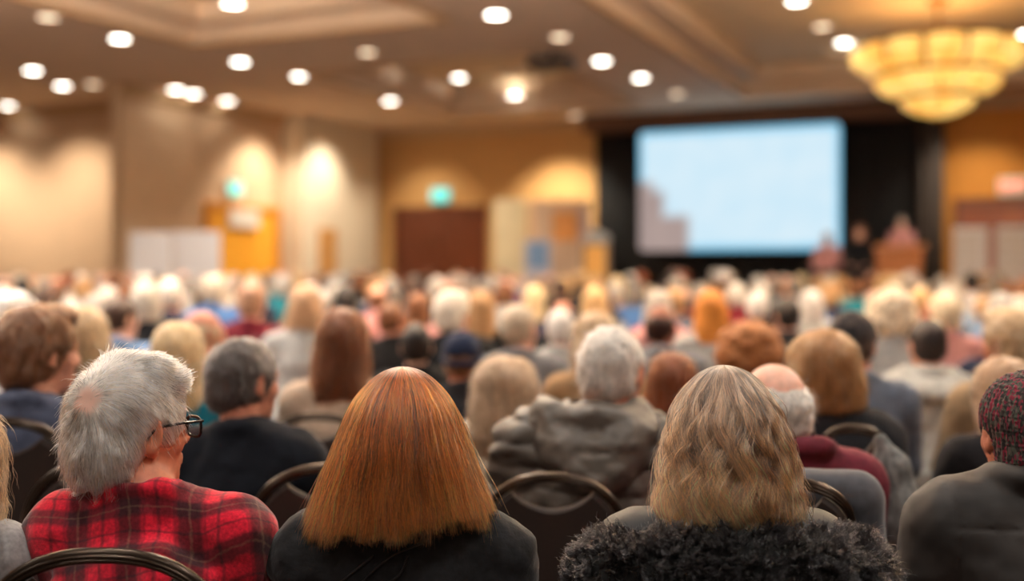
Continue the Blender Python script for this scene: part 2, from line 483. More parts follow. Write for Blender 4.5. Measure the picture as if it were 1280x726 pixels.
def flow_strands(sdf, me, n, length, k, flow, lift=.004, curl=.0, curlf=60, keep=None, jitter=.25, fly=.04, lock=10, spread=.0035, contrast=.38):
    """strands that run over the surface of a hair shape"""
    m = max(n//lock, 1); own = np.repeat(np.arange(m), lock)[:n]; n = len(own)
    p = sample_surface(me, m, keep)[own] + rng.normal(0, spread, (n, 3)); out = np.empty((n, k, 3)); 
    ln = length*rng.uniform(.55, 1.15, m)[own]*rng.uniform(.85, 1.1, n); base = -rng.uniform(.0, .010, n); top = lift*rng.uniform(.1, 1.2, n)
    flym = rng.random(n) < fly; top[flym] += rng.uniform(.004, .02, flym.sum())
    jit = rng.normal(0, jitter, (m, 3))[own] + rng.normal(0, jitter*.35, (n, 3)); ph = rng.uniform(0, 6.28, m)[own] + rng.normal(0, .25, n)
    cl = 0; tone = np.clip(1 + contrast*rng.normal(0, .8, m)[own], .25, 1.6)
    for i in range(k):
        t = i/(k-1)
        g = sdf.grad(p); d = sdf(p)
        tgt = base + (top-base)*t**1.3
        p = p - g*(d-tgt)[:, None]
        out[:, i] = p
        if curl:
            side = np.cross(g, np.array((0,0,1.))); 
            out[:, i] += (side*(np.sin(ph+cl*4+curlf*ln*t)*curl*t)[:, None] + g*(np.cos(ph+cl*4+curlf*ln*t)*curl*t)[:, None])
        f = flow(p) + jit*.6 + .5*np.stack([vnoise(p*25, 31), vnoise(p*25, 32), vnoise(p*25, 33)], -1)*jitter*1.5
        f = f - g*(f*g).sum(-1, keepdims=True); f /= np.linalg.norm(f, axis=-1, keepdims=True)+1e-9
        p = p + f*(ln/(k-1))[:, None]
    return out, tone
def whorl_flow(w, down=1.0):
    w = np.array(w)
    def f(P):
        q = P-w; r = np.linalg.norm(q, axis=-1, keepdims=True)
        return q/(r+1e-6) + np.array((0,0,-down))*np.clip(r/.1, 0, 1.5)
    return f

print('defs', round(time.time()-T0, 1))
# ---- shared meshes
YAWS = {0: 0.0, 1: R(-32), 2: R(30)}
BODY = {k: body_sdf(yaw=a).mesh('body', .011) for k, a in YAWS.items()}
for b in BODY.values(): b.materials.append(SKIN)
JACK = {'plain': jacket_sdf(.022, collar=.013, seed=2), 'coat': jacket_sdf(.034, collar=.02, bulk=1.06, folds=.007, seed=7),
        'knit': jacket_sdf(.014, collar=.009, folds=.003, seed=12)}
pj = jacket_sdf(.040, collar=.026, bulk=1.06, folds=.004, seed=17)
_pd = pj.disp
pj.disp = lambda P: _pd(P) + .009*np.abs(np.sin(math.pi*(P[...,2]+.012*fbm(P, 8, 3))/.058)) - .004
JACK['puffy'] = pj
hj = jacket_sdf(.030, collar=.016, bulk=1.04, folds=.006, seed=23)
for k, (dz, ry, r_) in enumerate(((.045,.10,.032), (.015,.13,.030))):
    pts = [(ry*1.15*math.sin(a), -.03-ry*math.cos(a), .975+dz+.02-.05*math.cos(a)) for a in np.linspace(-1.9, 1.9, 11)]
    for a, b in zip(pts[:-1], pts[1:]): hj.add(rc(a, b, r_), .02)
JACK['hooded'] = hj
JACK = {k: v.mesh('jacket_'+k, .012) for k, v in JACK.items()}
for j in JACK.values(): j.materials.append(CLOTH)
TROUS = trousers_sdf().mesh('trousers', .014); TROUS.materials.append(CLOTH)
HSDF = {k: hair_sdf(k) for k in ('short', 'full', 'fringe', 'bob', 'long', 'curly')}
HAIR = {k: s.mesh('hair_'+k, .008) for k, s in HSDF.items()}
for k, h in HAIR.items(): h.materials.append(CURLM if k == 'curly' else HAIRM)
WH = (0,-.045,.125)
STR = {}
for k, ln, cu in (('short',.035,0), ('full',.055,0), ('fringe',.03,0), ('bob',.11,0), ('long',.14,.003), ('curly',.07,.010)):
    P = flow_strands(HSDF[k], HAIR[k], 9000, ln, 9, whorl_flow(WH, 1.6 if k in ('bob','long') else .9), lift=.006 if k != 'curly' else .012, curl=cu, curlf=130)
    STR[k] = strands_data('hair_strands_'+k, P[0], .00055, STRAND_OBJ, P[1])
def beanie_sdf(cuff=True):
    h = SDF(); h.add(el((0,-.014,.040), (.094,.114,.104)), 0); h.cut(half((0,-.22,-1), .0), .01)
    if cuff:
        for i in range(20):
            a, b = 2*math.pi*i/20, 2*math.pi*(i+1)/20
            p = lambda q: (.089*math.cos(q), -.014+.108*math.sin(q), .012-.02*-math.sin(q)*0+.022*math.sin(q))
            h.add(rc(p(a), p(b), .013), .006)
    h.disp = lambda P: .0018*np.sin(np.arctan2(P[...,1]+.014, P[...,0])*44)
    return h
def cap_sdf():
    h = SDF(); h.add(el((0,-.012,.036), (.090,.110,.100)), 0); h.cut(half((0,-.12,-1), -.012), .006)
    h.add(el((0,.135,.035), (.070,.075,.008), rotx(-.15)), .008)
    return h
HAT = {'beanie': beanie_sdf().mesh('beanie', .006), 'cap': cap_sdf().mesh('cap', .008)}
for h in HAT.values(): h.materials.append(CLOTH)
SHOE = {x: shoe_sdf(x).mesh('shoe', .010) for x in (-1, 1)}
for s in SHOE.values(): s.materials.append(CLOTH)
print('shared', round(time.time()-T0, 1))

C = lambda *a: srgb(*a)
SKINS = [C(226,164,138), C(214,148,122), C(232,178,152), C(200,132,104)]
HC = {'white': C(212,205,195), 'silver': C(176,170,162), 'grey': C(150,142,134), 'iron-grey': C(98,92,88), 'blond': C(206,170,120), 'fair': C(222,196,152),
      'tan': C(172,134,94), 'brown': C(104,66,42), 'dark-brown': C(58,40,32), 'black': C(32,28,27), 'auburn': C(132,66,34), 'ginger': C(200,112,40), 'cream': C(220,206,182)}
JC = {'black': C(16,16,19), 'charcoal': C(40,40,44), 'grey': C(112,114,118), 'light-grey': C(168,168,166), 'navy': C(32,42,66), 'blue': C(62,98,150), 'denim-blue': C(110,138,176),
      'slate-blue': C(92,104,122), 'teal': C(24,110,128), 'maroon': C(98,24,38), 'red': C(160,36,40), 'brown': C(84,58,42), 'beige': C(186,164,138), 'cream': C(222,208,188), 'olive': C(84,82,66), 'white': C(226,222,220), 'pink': C(196,140,136), 'tan': C(160,128,94)}
EVAL_TOP = {'short': 1.314, 'full': 1.322, 'fringe': 1.302, 'bob': 1.318, 'long': 1.318, 'curly': 1.325, 'beanie': 1.322, 'cap': 1.316}
PEOPLE = []
def person(px, ytop, d, hair='short', hcol='grey', jack='plain', jcol='black', label=None, bv=0, yaw=0.0, hat=None, hatcol=None, skin=None, strands=False, shoes=False, tr='charcoal', group=None, hcolor=None, jcolor=None):
    i = len(PEOPLE)
    s = Z(ytop, d)/EVAL_TOP[hat or hair]
    b = link('person', BODY[bv], color=skin or SKINS[(i*7) % 4])
    b.location = (X(px, d), d, 0); b.rotation_euler = (0, 0, yaw); b.scale = (s, s, s)
    hc = hcolor or HC[hcol]
    M = YAWS[bv]
    h = link('hair', HAIR[hair], b, tuple(HEADC), (0, 0, M), hc)
    if strands: link('hair_strands', STR[hair], h, color=hc)
    if hat: link(hat, HAT[hat], b, tuple(HEADC), (0, 0, M), JC[hatcol])
    link('jacket', JACK[jack], b, color=jcolor or JC[jcol]); link('trousers', TROUS, b, color=JC[tr])
    if shoes:
        for x in (-1, 1): link('shoe', SHOE[x], b, color=JC['black'])
    if label: tag(b, label)
    tag(b, None, 'person', group)
    PEOPLE.append((b, px, d))
    return b

exec_parts = []
# ------------------------------------------------------------------ the people nearest the camera
def hero(px, d, label, body, skin=None, res=.009, bodymat=None):
    o = link('person', body.mesh('body', res), color=skin or SKINS[0], mats=bodymat or SKIN)
    o.location = (X(px, d), d, 0)
    tag(o, label, 'person', 'audience seated in rows'); PEOPLE.append((o, px, d))
    return o
def profile_hair(prof, cy=0.0, open_front=True, ztop=1.28, endf=None):
    """prof rows: (drop from top, half width, half depth, centre y)"""
    dz, a, b, c = [np.array(q, float) for q in zip(*prof)]
    def fn(z):
        q = ztop-z
        return np.interp(q, dz, a), np.interp(q, dz, b), np.interp(q, dz, c)
    class S(SDF):
        def __call__(s, P):
            A, B, Cc = fn(P[..., 2])
            return (np.sqrt((P[...,0]/A)**2+((P[...,1]-Cc)/B)**2)-1)*np.minimum(A, B)
    return fn, dz, a, b, c
def smooth_prof(prof, n=60):
    dz, a, b, c = [np.array(q, float) for q in zip(*prof)]
    qs = np.linspace(0, math.sqrt(dz[-1]), n); u = qs**2
    def sm(y):
        v = np.interp(qs, np.sqrt(dz), y)
        for _ in range(6): v[1:-1] = .25*v[:-2]+.5*v[1:-1]+.25*v[2:]
        return v
    return u, sm(a), sm(b), sm(c)
def meridian_hair(name, prof, ztop, n, m, k=18, rad=.0005, wave=0.0, wavef=70, end_fn=None, ragged=.02, clumps=220, clump=.5, root=(.0,.16), fly=.04, front=R(52), loose=.0, rv=.0, thsd=.075):
    u, a, b, c = smooth_prof(prof)
    arc = np.concatenate([[0], np.cumsum(np.hypot(np.diff((a+b)/2), np.diff(u)))]); LEN = arc[-1]
    cth = rng.permutation((np.arange(clumps)+rng.uniform(0, .8, clumps))*(2*math.pi/clumps*7) % (2*math.pi)); crho = rng.uniform(.86-rv, 1.02+rv, clumps); cph = rng.uniform(0, 6.28, clumps); cend = rng.normal(0, ragged, clumps)
    ci = rng.integers(0, clumps, n)
    th0 = cth[ci] + rng.normal(0, thsd, n)
    dang = np.abs((th0-math.pi/2+math.pi) % (2*math.pi)-math.pi)
    isfront = dang < front
    s0 = root[1]*rng.random(n)**2.2
    e = LEN - np.abs(rng.normal(0, ragged*.6, n)) + cend[ci]
    if end_fn is not None: e = e + end_fn(th0)
    short = rng.random(n) < .10; e = np.where(short, e*rng.uniform(.6, .95, n), e)
    e = np.where(isfront, np.minimum(e, .13), e)
    rho = crho[ci] + rng.normal(0, .035, n); 
    fl = rng.random(n) < fly; rho = np.where(fl, rho+rng.uniform(.02, .10, n), rho)
    drift = rng.normal(0, .05 if not loose else loose, n); ph = cph[ci]+rng.normal(0, .30, n); fq = wavef*rng.uniform(.8, 1.2, clumps)[ci]
    out = np.empty((n, k, 3)); wob = rng.normal(0, 1, (n, 3))
    for i in range(k):
        t = i/(k-1); s = s0 + (e-s0)*t
        uu = np.interp(s, arc, u) + np.maximum(s-LEN, 0)
        A, B, Cc = (np.interp(uu, u, q) for q in (a, b, c))
        th = cth[ci] + (th0-cth[ci])*(1-clump*t) + drift*t*t + .03*wob[:,0]*np.sin(5*t+wob[:,1])
        r = .92 + (rho-.92)*t**.6 if t > 0 else np.full(n, .92)
        tb = np.where(th % (2*math.pi) > 0, 1, 1)
        x, y, z = A*r*np.cos(th), Cc + B*r*np.sin(th), ztop-uu
        if wave:
            w = wave*np.clip((s-.05)/.15, 0, 1)
            x = x + (-np.sin(th))*w*np.sin(fq*s+ph); y = y + np.cos(th)*w*np.sin(fq*s+ph)
            rr = w*.5*np.cos(fq*s+ph*1.3); x = x + np.cos(th)*rr; y = y + np.sin(th)*rr
        out[:, i] = np.stack([x, y, z], -1)
        if fl.any():
            f = out[fl, i]; out[fl, i] = f + wob[fl]*.006*t*t
    tone = (np.clip(1+rng.normal(0, .55, clumps), .2, 1.9)[ci])*np.where(fl, 1.25, 1)
    return strands_data(name, out, rad, m, tone, .09)
def profile_solid(prof, ztop, inset=.012, face=True, hc=HEADC, end=None):
    u, a, b, c = smooth_prof(prof)
    h = SDF()
    def f(P):
        q = np.clip(ztop-P[...,2], 0, u[-1])
        A, B, Cc = np.interp(q, u, a)-inset, np.interp(q, u, b)-inset, np.interp(q, u, c)
        A = np.maximum(A, .004); B = np.maximum(B, .004)
        dd = (np.sqrt((P[...,0]/A)**2+((P[...,1]-Cc)/B)**2)-1)*np.minimum(A, B)
        return np.maximum(dd*.8, np.maximum(P[...,2]-(ztop-inset*.6), (ztop-u[-1]+.075)-P[...,2]))
    m = max(a.max(), b.max())+.03
    h.add((f, np.array((-m, c.min()-m, ztop-u[-1])), np.array((m, c.max()+m, ztop))), 0)
    h.sub(el((hc[0], hc[1]+.13, hc[2]-.09), (.072,.10,.17)), .015)
    return h

# ---- the man in the plaid shirt, head turned to his right
hcP = np.array((-.038, .0, 1.163)); ywP = R(-41); HSP = .955
MP = rotz(ywP) @ rotx(R(2))
bP = body_sdf(ebx=.185, yaw=ywP, pitch=R(2), ear=1.18, hs=HSP, hc=hcP, sw=.150, sz=.985)
plaid_man = hero(190, 2.06, 'silver-haired person in red plaid shirt and glasses, head turned right', bP, C(212,138,108), .0062)
def plaid_mat():
    m, nt, b = newmat('red_plaid_flannel')
    a = N(nt, 'ShaderNodeAttribute', attribute_name='weave'); sp = N(nt, 'ShaderNodeSeparateXYZ'); L(nt, a.outputs['Vector'], sp.inputs[0])
    def mth(op, x, y=None, z=None):
        n = N(nt, 'ShaderNodeMath', operation=op)
        for i, q in enumerate((x, y, z)):
            if q is None: continue
            if isinstance(q, (int, float)): n.inputs[i].default_value = q
            else: L(nt, q, n.inputs[i])
        return n.outputs[0]
    def band(src, period, off, width, soft=.006):
        w = mth('PINGPONG', mth('ADD', src, off), period/2)       # 0 .. period/2
        n = N(nt, 'ShaderNodeMapRange', interpolation_type='SMOOTHSTEP')
        n.inputs['From Min'].default_value = width/2+soft; n.inputs['From Max'].default_value = width/2-soft
        L(nt, w, n.inputs['Value']); return n.outputs[0]
    tc = N(nt, 'ShaderNodeTexCoord'); nz = N(nt, 'ShaderNodeTexNoise'); nz.inputs['Scale'].default_value = 45; nz.inputs['Detail'].default_value = 3; L(nt, tc.outputs['Object'], nz.inputs['Vector'])
    wob = mth('MULTIPLY', mth('SUBTRACT', nz.outputs['Fac'], .5), .010)
    u = mth('ADD', sp.outputs['X'], wob); v = mth('ADD', sp.outputs['Y'], wob)
    P = .098
    du, dv = band(u, P, .0, .042), band(v, P, .02, .036)
    lu, lv = band(u, P, .049, .006, .0025), band(v, P, .069, .005, .0025)
    l2u, l2v = band(u, P, .0, .004, .002), band(v, P, .02, .004, .002)
    l3u = band(u, P/2, .024, .004, .002)
    def mix(f, c1, c2):
        n = N(nt, 'ShaderNodeMix', data_type='RGBA'); L(nt, f, n.inputs['Factor'])
        for i, q in ((6, c1), (7, c2)):
            if isinstance(q, tuple): n.inputs[i].default_value = q
            else: L(nt, q, n.inputs[i])
        return n.outputs[2]
    c = mix(mth('MULTIPLY', du, .78), C(212,26,52), C(30,22,28)); c = mix(mth('MULTIPLY', dv, .72), c, C(30,26,32))
    c = mix(mth('MULTIPLY', lu, .55), c, C(40,26,34)); c = mix(mth('MULTIPLY', lv, .55), c, C(40,26,34))
    c = mix(mth('MULTIPLY', l2u, .22), c, C(150,120,96)); c = mix(mth('MULTIPLY', l2v, .2), c, C(150,120,96))
    c = mix(mth('MULTIPLY', l3u, .35), c, C(60,20,34))
    fz = N(nt, 'ShaderNodeTexNoise'); fz.inputs['Scale'].default_value = 160; fz.inputs['Detail'].default_value = 4
    mp = N(nt, 'ShaderNodeMapping'); mp.inputs['Scale'].default_value = (1,1,1); L(nt, tc.outputs['Object'], mp.inputs[0]); L(nt, mp.outputs[0], fz.inputs['Vector'])
    mr = N(nt, 'ShaderNodeMapRange'); mr.inputs['From Min'].default_value = .3; mr.inputs['From Max'].default_value = .7; mr.inputs['To Min'].default_value = .72; mr.inputs['To Max'].default_value = 1.28
    L(nt, fz.outputs['Fac'], mr.inputs['Value'])
    mx = N(nt, 'ShaderNodeMix', data_type='RGBA', blend_type='MULTIPLY'); mx.inputs['Factor'].default_value = 1
    L(nt, c, mx.inputs[6]); L(nt, mr.outputs[0], mx.inputs[7]); L(nt, mx.outputs[2], b.inputs['Base Color'])
    b.inputs['Roughness'].default_value = .9; b.inputs['Sheen Weight'].default_value = .25; b.inputs['Specular IOR Level'].default_value = .2
    bp = N(nt, 'ShaderNodeBump'); bp.inputs['Strength'].default_value = .35; bp.inputs['Distance'].default_value = .002
    L(nt, fz.outputs['Fac'], bp.inputs['Height']); L(nt, bp.outputs[0], b.inputs['Normal'])
    return m
jP = jacket_sdf(.017, ebx=.188, sw=.145, sz=.988, folds=.0075, seed=41, collar=.012, collar_r=.072)
# the folded-over back yoke rolls of the flannel, low on the back
for zz, yy, w in ((.955, -.128, .12), (.915, -.134, .15)):
    jP.add(rc((-w, yy+.03, zz-.02), (w*.4, yy, zz+.012), .012, .018), .03); jP.add(rc((w*.4, yy, zz+.012), (w, yy+.035, zz-.035), .018, .010), .03)
me = jP.mesh('shirt', .0065); sh = link('shirt', me, plaid_man, mats=plaid_mat()); sh['label'] = 'red and black plaid flannel shirt'
co = np.empty(len(me.vertices)*3, np.float32); me.vertices.foreach_get('co', co); co = co.reshape(-1, 3)
arm = np.clip((np.abs(co[:,0])-.16)/.03, 0, 1)
wv = np.stack([co[:,0]+.35*co[:,1]*np.sign(co[:,0])*arm+.10*co[:,2], co[:,2]+.85*co[:,1]-.10*co[:,0]-.35*np.maximum(np.abs(co[:,0])-.12, 0), co[:,1]], 1).astype(np.float32)
at = me.attributes.new('weave', 'FLOAT_VECTOR', 'POINT'); at.data.foreach_set('vector', wv.ravel())
link('trousers', TROUS, plaid_man, color=JC['charcoal'])
hP = SDF()
hP.add(el((0,-.016,.036), (.094,.113,.108)), 0); hP.add(el((0,-.060,-.035), (.088,.064,.072)), .03); hP.add(el((0,-.050,-.085), (.072,.050,.042)), .03)
hP.add(rc((-.05,.055,.108), (.045,.072,.100), .028, .026), .03); hP.add(rc((-.03,-.02,.125), (.04,.03,.125), .028), .03)
hP.sub(el((0,.150,-.045), (.082,.095,.115)), .012)
for x in (-1, 1):
    hP.sub(el((x*.100,.012,-.022), (.034,.036,.050)), .010); hP.sub(el((x*.085,.016,-.085), (.042,.062,.056)), .015)
WP = (.030,-.100,.066)
hP.cut(half((0,.35,-1), .056), .012)
hP.disp = lambda P: .0035*fbm(P*np.array((1,1,.7)), 40, 4)
hPm = hP.mesh('hair', .0055)
hairP = link('hair', hPm, plaid_man, tuple(hcP), (R(2)*0, 0, ywP), mats=mat('silver_hair_mass', (190,182,172), .6, amount=.3, stretch=(5,5,1)))
_m = hPm.materials[0]; _nt = _m.node_tree; _b = _nt.nodes['Principled BSDF']; _l = _b.inputs['Base Color'].links[0].from_socket
_a = N(_nt, 'ShaderNodeAttribute', attribute_name='thin'); _x = N(_nt, 'ShaderNodeMix', data_type='RGBA'); L(_nt, _a.outputs['Fac'], _x.inputs['Factor']); L(_nt, _l, _x.inputs[6]); _x.inputs[7].default_value = C(216,172,154); L(_nt, _x.outputs[2], _b.inputs['Base Color'])
_c = np.empty(len(hPm.vertices)*3, np.float32); hPm.vertices.foreach_get('co', _c); _c = _c.reshape(-1, 3)
THIN = lambda c: np.clip((.036+.010*fbm(c, 60, 3)-np.linalg.norm((c-np.array((.032,-.112,.078)))*np.array((1,1,.9)), axis=1))/.018, 0, 1)
hPm.attributes.new('thin', 'FLOAT', 'POINT').data.foreach_set('value', THIN(_c).astype(np.float32))
hairP.scale = (HSP*.985,)*3
kp = lambda c: 1-.55*THIN(c)
fw = whorl_flow(WP, .8)
def flowP(P):
    f = fw(P); fr = np.clip((P[..., 1:2]-.02)/.05, 0, 1)*np.clip((P[...,2:3]-.05)/.04, 0, 1)
    return f*(1-.6*fr) + fr*np.array((-.5,.6,.5))
sP = flow_strands(hP, hPm, 60000, .060, 13, flowP, lift=.007, keep=kp, jitter=.17, fly=.03, lock=20, spread=.0032, contrast=.38)
link('hair_strands', strands_data('hair_strands', sP[0], .00042, strand_mat('silver_strand', (186,176,166), (240,236,228), rough=.3, vari=.3), sP[1], .06), hairP)
# spectacles
gM = Matrix.Translation(Vector(hcP)) @ Matrix.Rotation(ywP, 4, 'Z') @ Matrix.Scale(HSP, 4)
BLACKP = mat('black_plastic', (18,18,22), .25, amount=.05)
g = MB()
for x in (-1, 1):
    g.tube([gM @ Vector(p) for p in ((x*.088,-.020,-.004), (x*.088,.0,.016), (x*.082,.06,.018), (x*.072,.112,.016))], .0026, 8)
    rim = [gM @ Vector((x*.037+.028*math.cos(a)*abs(math.cos(a))**-.3, .116-.05*abs(x*.037+.028*math.cos(a))**1.2*4*.5, .002+.020*math.sin(a)*abs(math.sin(a)+1e-6)**-.3)) for a in np.linspace(.05, 2*math.pi+.05, 25)[:-1]]
    g.tube(rim, .0028, 8, closed=True)
g.tube([gM @ Vector(p) for p in ((-.010,.118,.010), (0,.120,.013), (.010,.118,.010))], .0024, 8)
gl = g.build('glasses', BLACKP, plaid_man); gl['label'] = 'black framed glasses'
m_, nt, b_ = newmat('spectacle_lens'); b_.inputs['Transmission Weight'].default_value = 1; b_.inputs['Roughness'].default_value = .02; b_.inputs['IOR'].default_value = 1.1
for x in (-1, 1):
    q = MB(); pts = [Vector((x*.037+.026*math.cos(a), .1145, .002+.0185*math.sin(a))) for a in np.linspace(0, 2*math.pi, 24, endpoint=False)]
    q.add([gM @ p for p in pts]+[gM @ (p+Vector((0,.0015,0))) for p in pts], [tuple(range(23,-1,-1)), tuple(range(24,48))]+[(i,(i+1)%24,24+(i+1)%24,24+i) for i in range(24)])
    q.build('lens', m_, gl)
print('plaid', round(time.time()-T0, 1))

# ---- the woman with the straight copper hair
hcR = np.array((0, .005, 1.136))
red = hero(504, 2.06, 'person with straight copper-red shoulder-length hair in black jacket', body_sdf(hc=hcR, hs=.98, sz=.950, sw=.150, ebx=.175), SKINS[2], .009)
jR = jacket_sdf(.024, sw=.152, sz=.950, ebx=.178, folds=.009, seed=51, collar=.014, slope=.95)
jm, nt, b_ = newmat('black_corduroy'); b_.inputs['Roughness'].default_value = .85; b_.inputs['Sheen Weight'].default_value = .12; b_.inputs['Specular IOR Level'].default_value = .3
noise_color(nt, C(20,20,23), b_, 55, .6, (1,1,1), bump=.6, bumpdist=.004, detail=6)
jk = link('jacket', jR.mesh('jacket', .007), red, mats=jm)
link('trousers', TROUS, red, color=JC['black'])
profR = [(0,.0,.0,-.01),(.012,.044,.046,-.011),(.030,.066,.068,-.012),(.060,.090,.094,-.014),(.088,.102,.108,-.018),(.12,.112,.116,-.022),(.15,.122,.120,-.026),(.21,.141,.122,-.034),(.265,.160,.122,-.042),(.30,.170,.122,-.050)]
COPPER = strand_mat('copper_strand', (128,52,18), (212,116,58), rough=.22, vari=.5, mid=(160,70,20))
hs_ = link('hair', profile_solid(profR, 1.280, .018, hc=hcR).mesh('hair', .008), red, mats=mat('copper_hair_mass', (70,28,10), .7, amount=.35, stretch=(8,8,1)))
endR = lambda th: .010*(-np.cos(th)) + .010*np.sin(th*3) - .040*np.clip(-np.sin(th), 0, 1) - .012*np.clip(np.cos(th), 0, 1)
link('hair_strands', meridian_hair('hair_strands', profR, 1.283, 56000, COPPER, k=20, rad=.00036, wave=.0030, wavef=55, end_fn=endR, ragged=.015, clumps=700, clump=.62, fly=.05), hs_)
# drawcord over the back of the jacket, with its small gold clip
CORD = mat('black_cord', (16,16,18), .35, amount=.05); GOLD = mat('gold_metal', (190,150,80), .3, 1.0, amount=.05)
def back_pts(sdf, xz, off=.006):
    out = []
    for x, z in xz:
        ys = np.linspace(-.30, .0, 400); P = np.stack([np.full(400, x), ys, np.full(400, z)], -1); v = sdf(P)
        i = np.argmax(v < 0); out.append((x, ys[i]-off, z))
    return out
sm = lambda pts: [tuple(np.array(pts[int(i)])*(1-(i % 1))+np.array(pts[min(int(i)+1, len(pts)-1)])*(i % 1)) for i in np.linspace(0, len(pts)-1.001, len(pts)*4)]
def curve2(pts, n=20):
    p = [Vector((a, b)) for a, b in pts]; o = []
    for i in range(len(p)-1):
        a, b, c, d = p[max(i-1, 0)], p[i], p[i+1], p[min(i+2, len(p)-1)]
        for t in np.linspace(0, 1, n, endpoint=False):
            o.append(tuple(.5*((2*b)+(c-a)*t+(2*a-5*b+4*c-d)*t*t+(3*b-a-3*c+d)*t**3)))
    return o + [tuple(p[-1])]
for pts in ([(.045,.985),(-.01,.965),(-.055,.925),(-.075,.895)], [(.02,.968),(.005,.935),(-.03,.915),(-.075,.902)], [(-.04,.965),(-.09,.925),(-.12,.895)]):
    q = MB(); q.tube(back_pts(jR, curve2(pts, 8), .003), .0024, 8); q.build('cord', CORD, jk)
q = MB(); q.tube(back_pts(jR, [(-.080,.893),(-.066,.900),(-.052,.903)], .004), .0035, 8); c_ = q.build('clip', GOLD, jk); c_['label'] = 'small gold cord clip'
print('red', round(time.time()-T0, 1))

# ---- the woman with wavy ash-blond hair and a fur collar
hcW = np.array((0, .005, 1.138))
wavy = hero(904, 2.06, 'person with wavy ash-blond hair and curly black fur collar', body_sdf(hc=hcW, hs=.98, sz=.955, sw=.150, ebx=.18), SKINS[2], .009)
jW = jacket_sdf(.026, ebx=.18, sw=.155, sz=.950, folds=.005, seed=61, collar=.020, collar_r=.080, slope=1.0)
jkW = link('coat', jW.mesh('coat', .008), wavy, mats=mat('black_nylon', (9,10,13), .62, amount=.3, scale=14, bump=.3, bumpdist=.008))
link('trousers', TROUS, wavy, color=JC['black'])
profW = [(0,.0,.0,-.01),(.012,.042,.046,-.011),(.030,.062,.066,-.012),(.060,.083,.092,-.014),(.088,.097,.106,-.018),(.12,.103,.113,-.022),(.15,.109,.117,-.026),(.21,.118,.120,-.034),(.26,.124,.118,-.042),(.285,.118,.110,-.050)]
ASH = strand_mat('ash_blond_strand', (88,73,63), (216,150,98), rough=.24, vari=.45, mid=(138,101,74))
hw = link('hair', profile_solid(profW, 1.283, .020, hc=hcW).mesh('hair', .008), wavy, mats=mat('ash_hair_mass', (60,44,32), .7, amount=.4, stretch=(8,8,1)))
link('hair_strands', meridian_hair('hair_strands', profW, 1.286, 52000, ASH, k=30, rad=.00036, wave=.0130, wavef=58, rv=.045, thsd=.06, ragged=.024, clumps=420, clump=.78, fly=.06, loose=.08, end_fn=lambda th: -.030*np.clip(-np.sin(th), 0, 1)), hw)
fu = SDF(); fp = [(.215*math.sin(a), -.045-.118*math.cos(a),   .935+.012*math.cos(a*2)-.03*(1-math.cos(a))*.4) for a in np.linspace(-1.75, 1.75, 15)]
for a, b in zip(fp[:-1], fp[1:]): fu.add(rc(a, b, .062), .03)
fu.add(el((0,-.125,.88), (.20,.060,.095)), .04)
fu.disp = lambda P: .008*fbm(P, 30, 71)
fum = fu.mesh('fur_collar', .009)
fur = link('fur_collar', fum, jkW, mats=mat('black_fur_mass', (4,4,4), 1.0, amount=.4, scale=60)); fur['label'] = 'curly black fur collar'
pf = flow_strands(fu, fum, 64000, .034, 14, lambda P: np.stack([vnoise(P*26, 81), vnoise(P*26, 82), vnoise(P*26, 83)-.25], -1)*1.6, lift=.020, curl=.0052, curlf=420, jitter=.35, fly=.03, lock=14, spread=.0013, contrast=.4)
BLKF = strand_mat('black_fur_strand', (8,7,8), (18,16,18), rough=.22, vari=.5)
# fur curls are kept in the same mesh object family as the collar: one strand object on the coat
link('fur_strands', strands_data('fur_strands', pf[0], .0006, BLKF, pf[1], .06), fur)
print('wavy', round(time.time()-T0, 1))

# ---- the man in the knitted cap and dark suede jacket
hcK = np.array((0, .01, 1.140))
capman = hero(1287, 2.15, 'person in marled maroon knit cap and dark suede jacket', body_sdf(hc=hcK, hs=.95, sz=.985, sw=.145, ebx=.18), C(214,140,112), .009)
jK = jacket_sdf(.026, ebx=.19, sw=.150, sz=.988, folds=.006, seed=91, collar=.026, collar_r=.070, bulk=1.0)
jK.sub(rc((-.2,-.165,.985), (.2,-.165,.985), .030), .004) if False else None
def seam(P):
    return -.0035*np.exp(-((P[...,2]-.985-.10*np.abs(P[...,0])*0)/.0035)**2)*np.clip(-P[...,1]*20, 0, 1)*np.clip((.20-np.abs(P[...,0]))*30, 0, 1) - .003*np.exp(-((np.abs(P[...,0])-.168-.06*(P[...,2]-.9))/.004)**2)*np.clip(-P[...,1]*20, 0, 1)
_kd = jK.disp; jK.disp = lambda P: _kd(P) + seam(P)
link('jacket', jK.mesh('jacket', .0065), capman, mats=mat('dark_suede', (40,36,34), .7, amount=.75, scale=7, bump=.4, bumpdist=.006, sheen=.08))
link('trousers', TROUS, capman, color=JC['black'])
link('hair', HAIR['fringe'], capman, tuple(hcK), color=HC['iron-grey']).scale = (.92,.92,.92)
kc = SDF(); kc.add(el((0,-.014,.036), (.094,.114,.100)), 0); kc.add(el((0,-.050,-.04), (.082,.070,.066)), .03); kc.cut(half((0,-.30,-1), .072), .01)
for x in (-1, 1): kc.sub(el((x*.098,.002,-.030), (.030,.036,.045)), .01)
kc.disp = lambda P: .0022*np.sin(np.arctan2(P[...,1]+.014, P[...,0])*46)*np.clip((P[...,2]+.08)*20, .2, 1) + .0012*np.sin(P[...,2]*900)
km, nt, b_ = newmat('marled_knit'); tc = N(nt, 'ShaderNodeTexCoord'); mp = N(nt, 'ShaderNodeMapping'); mp.inputs['Scale'].default_value = (150,150,62); mp.inputs['Rotation'].default_value = (0, .25, 0)
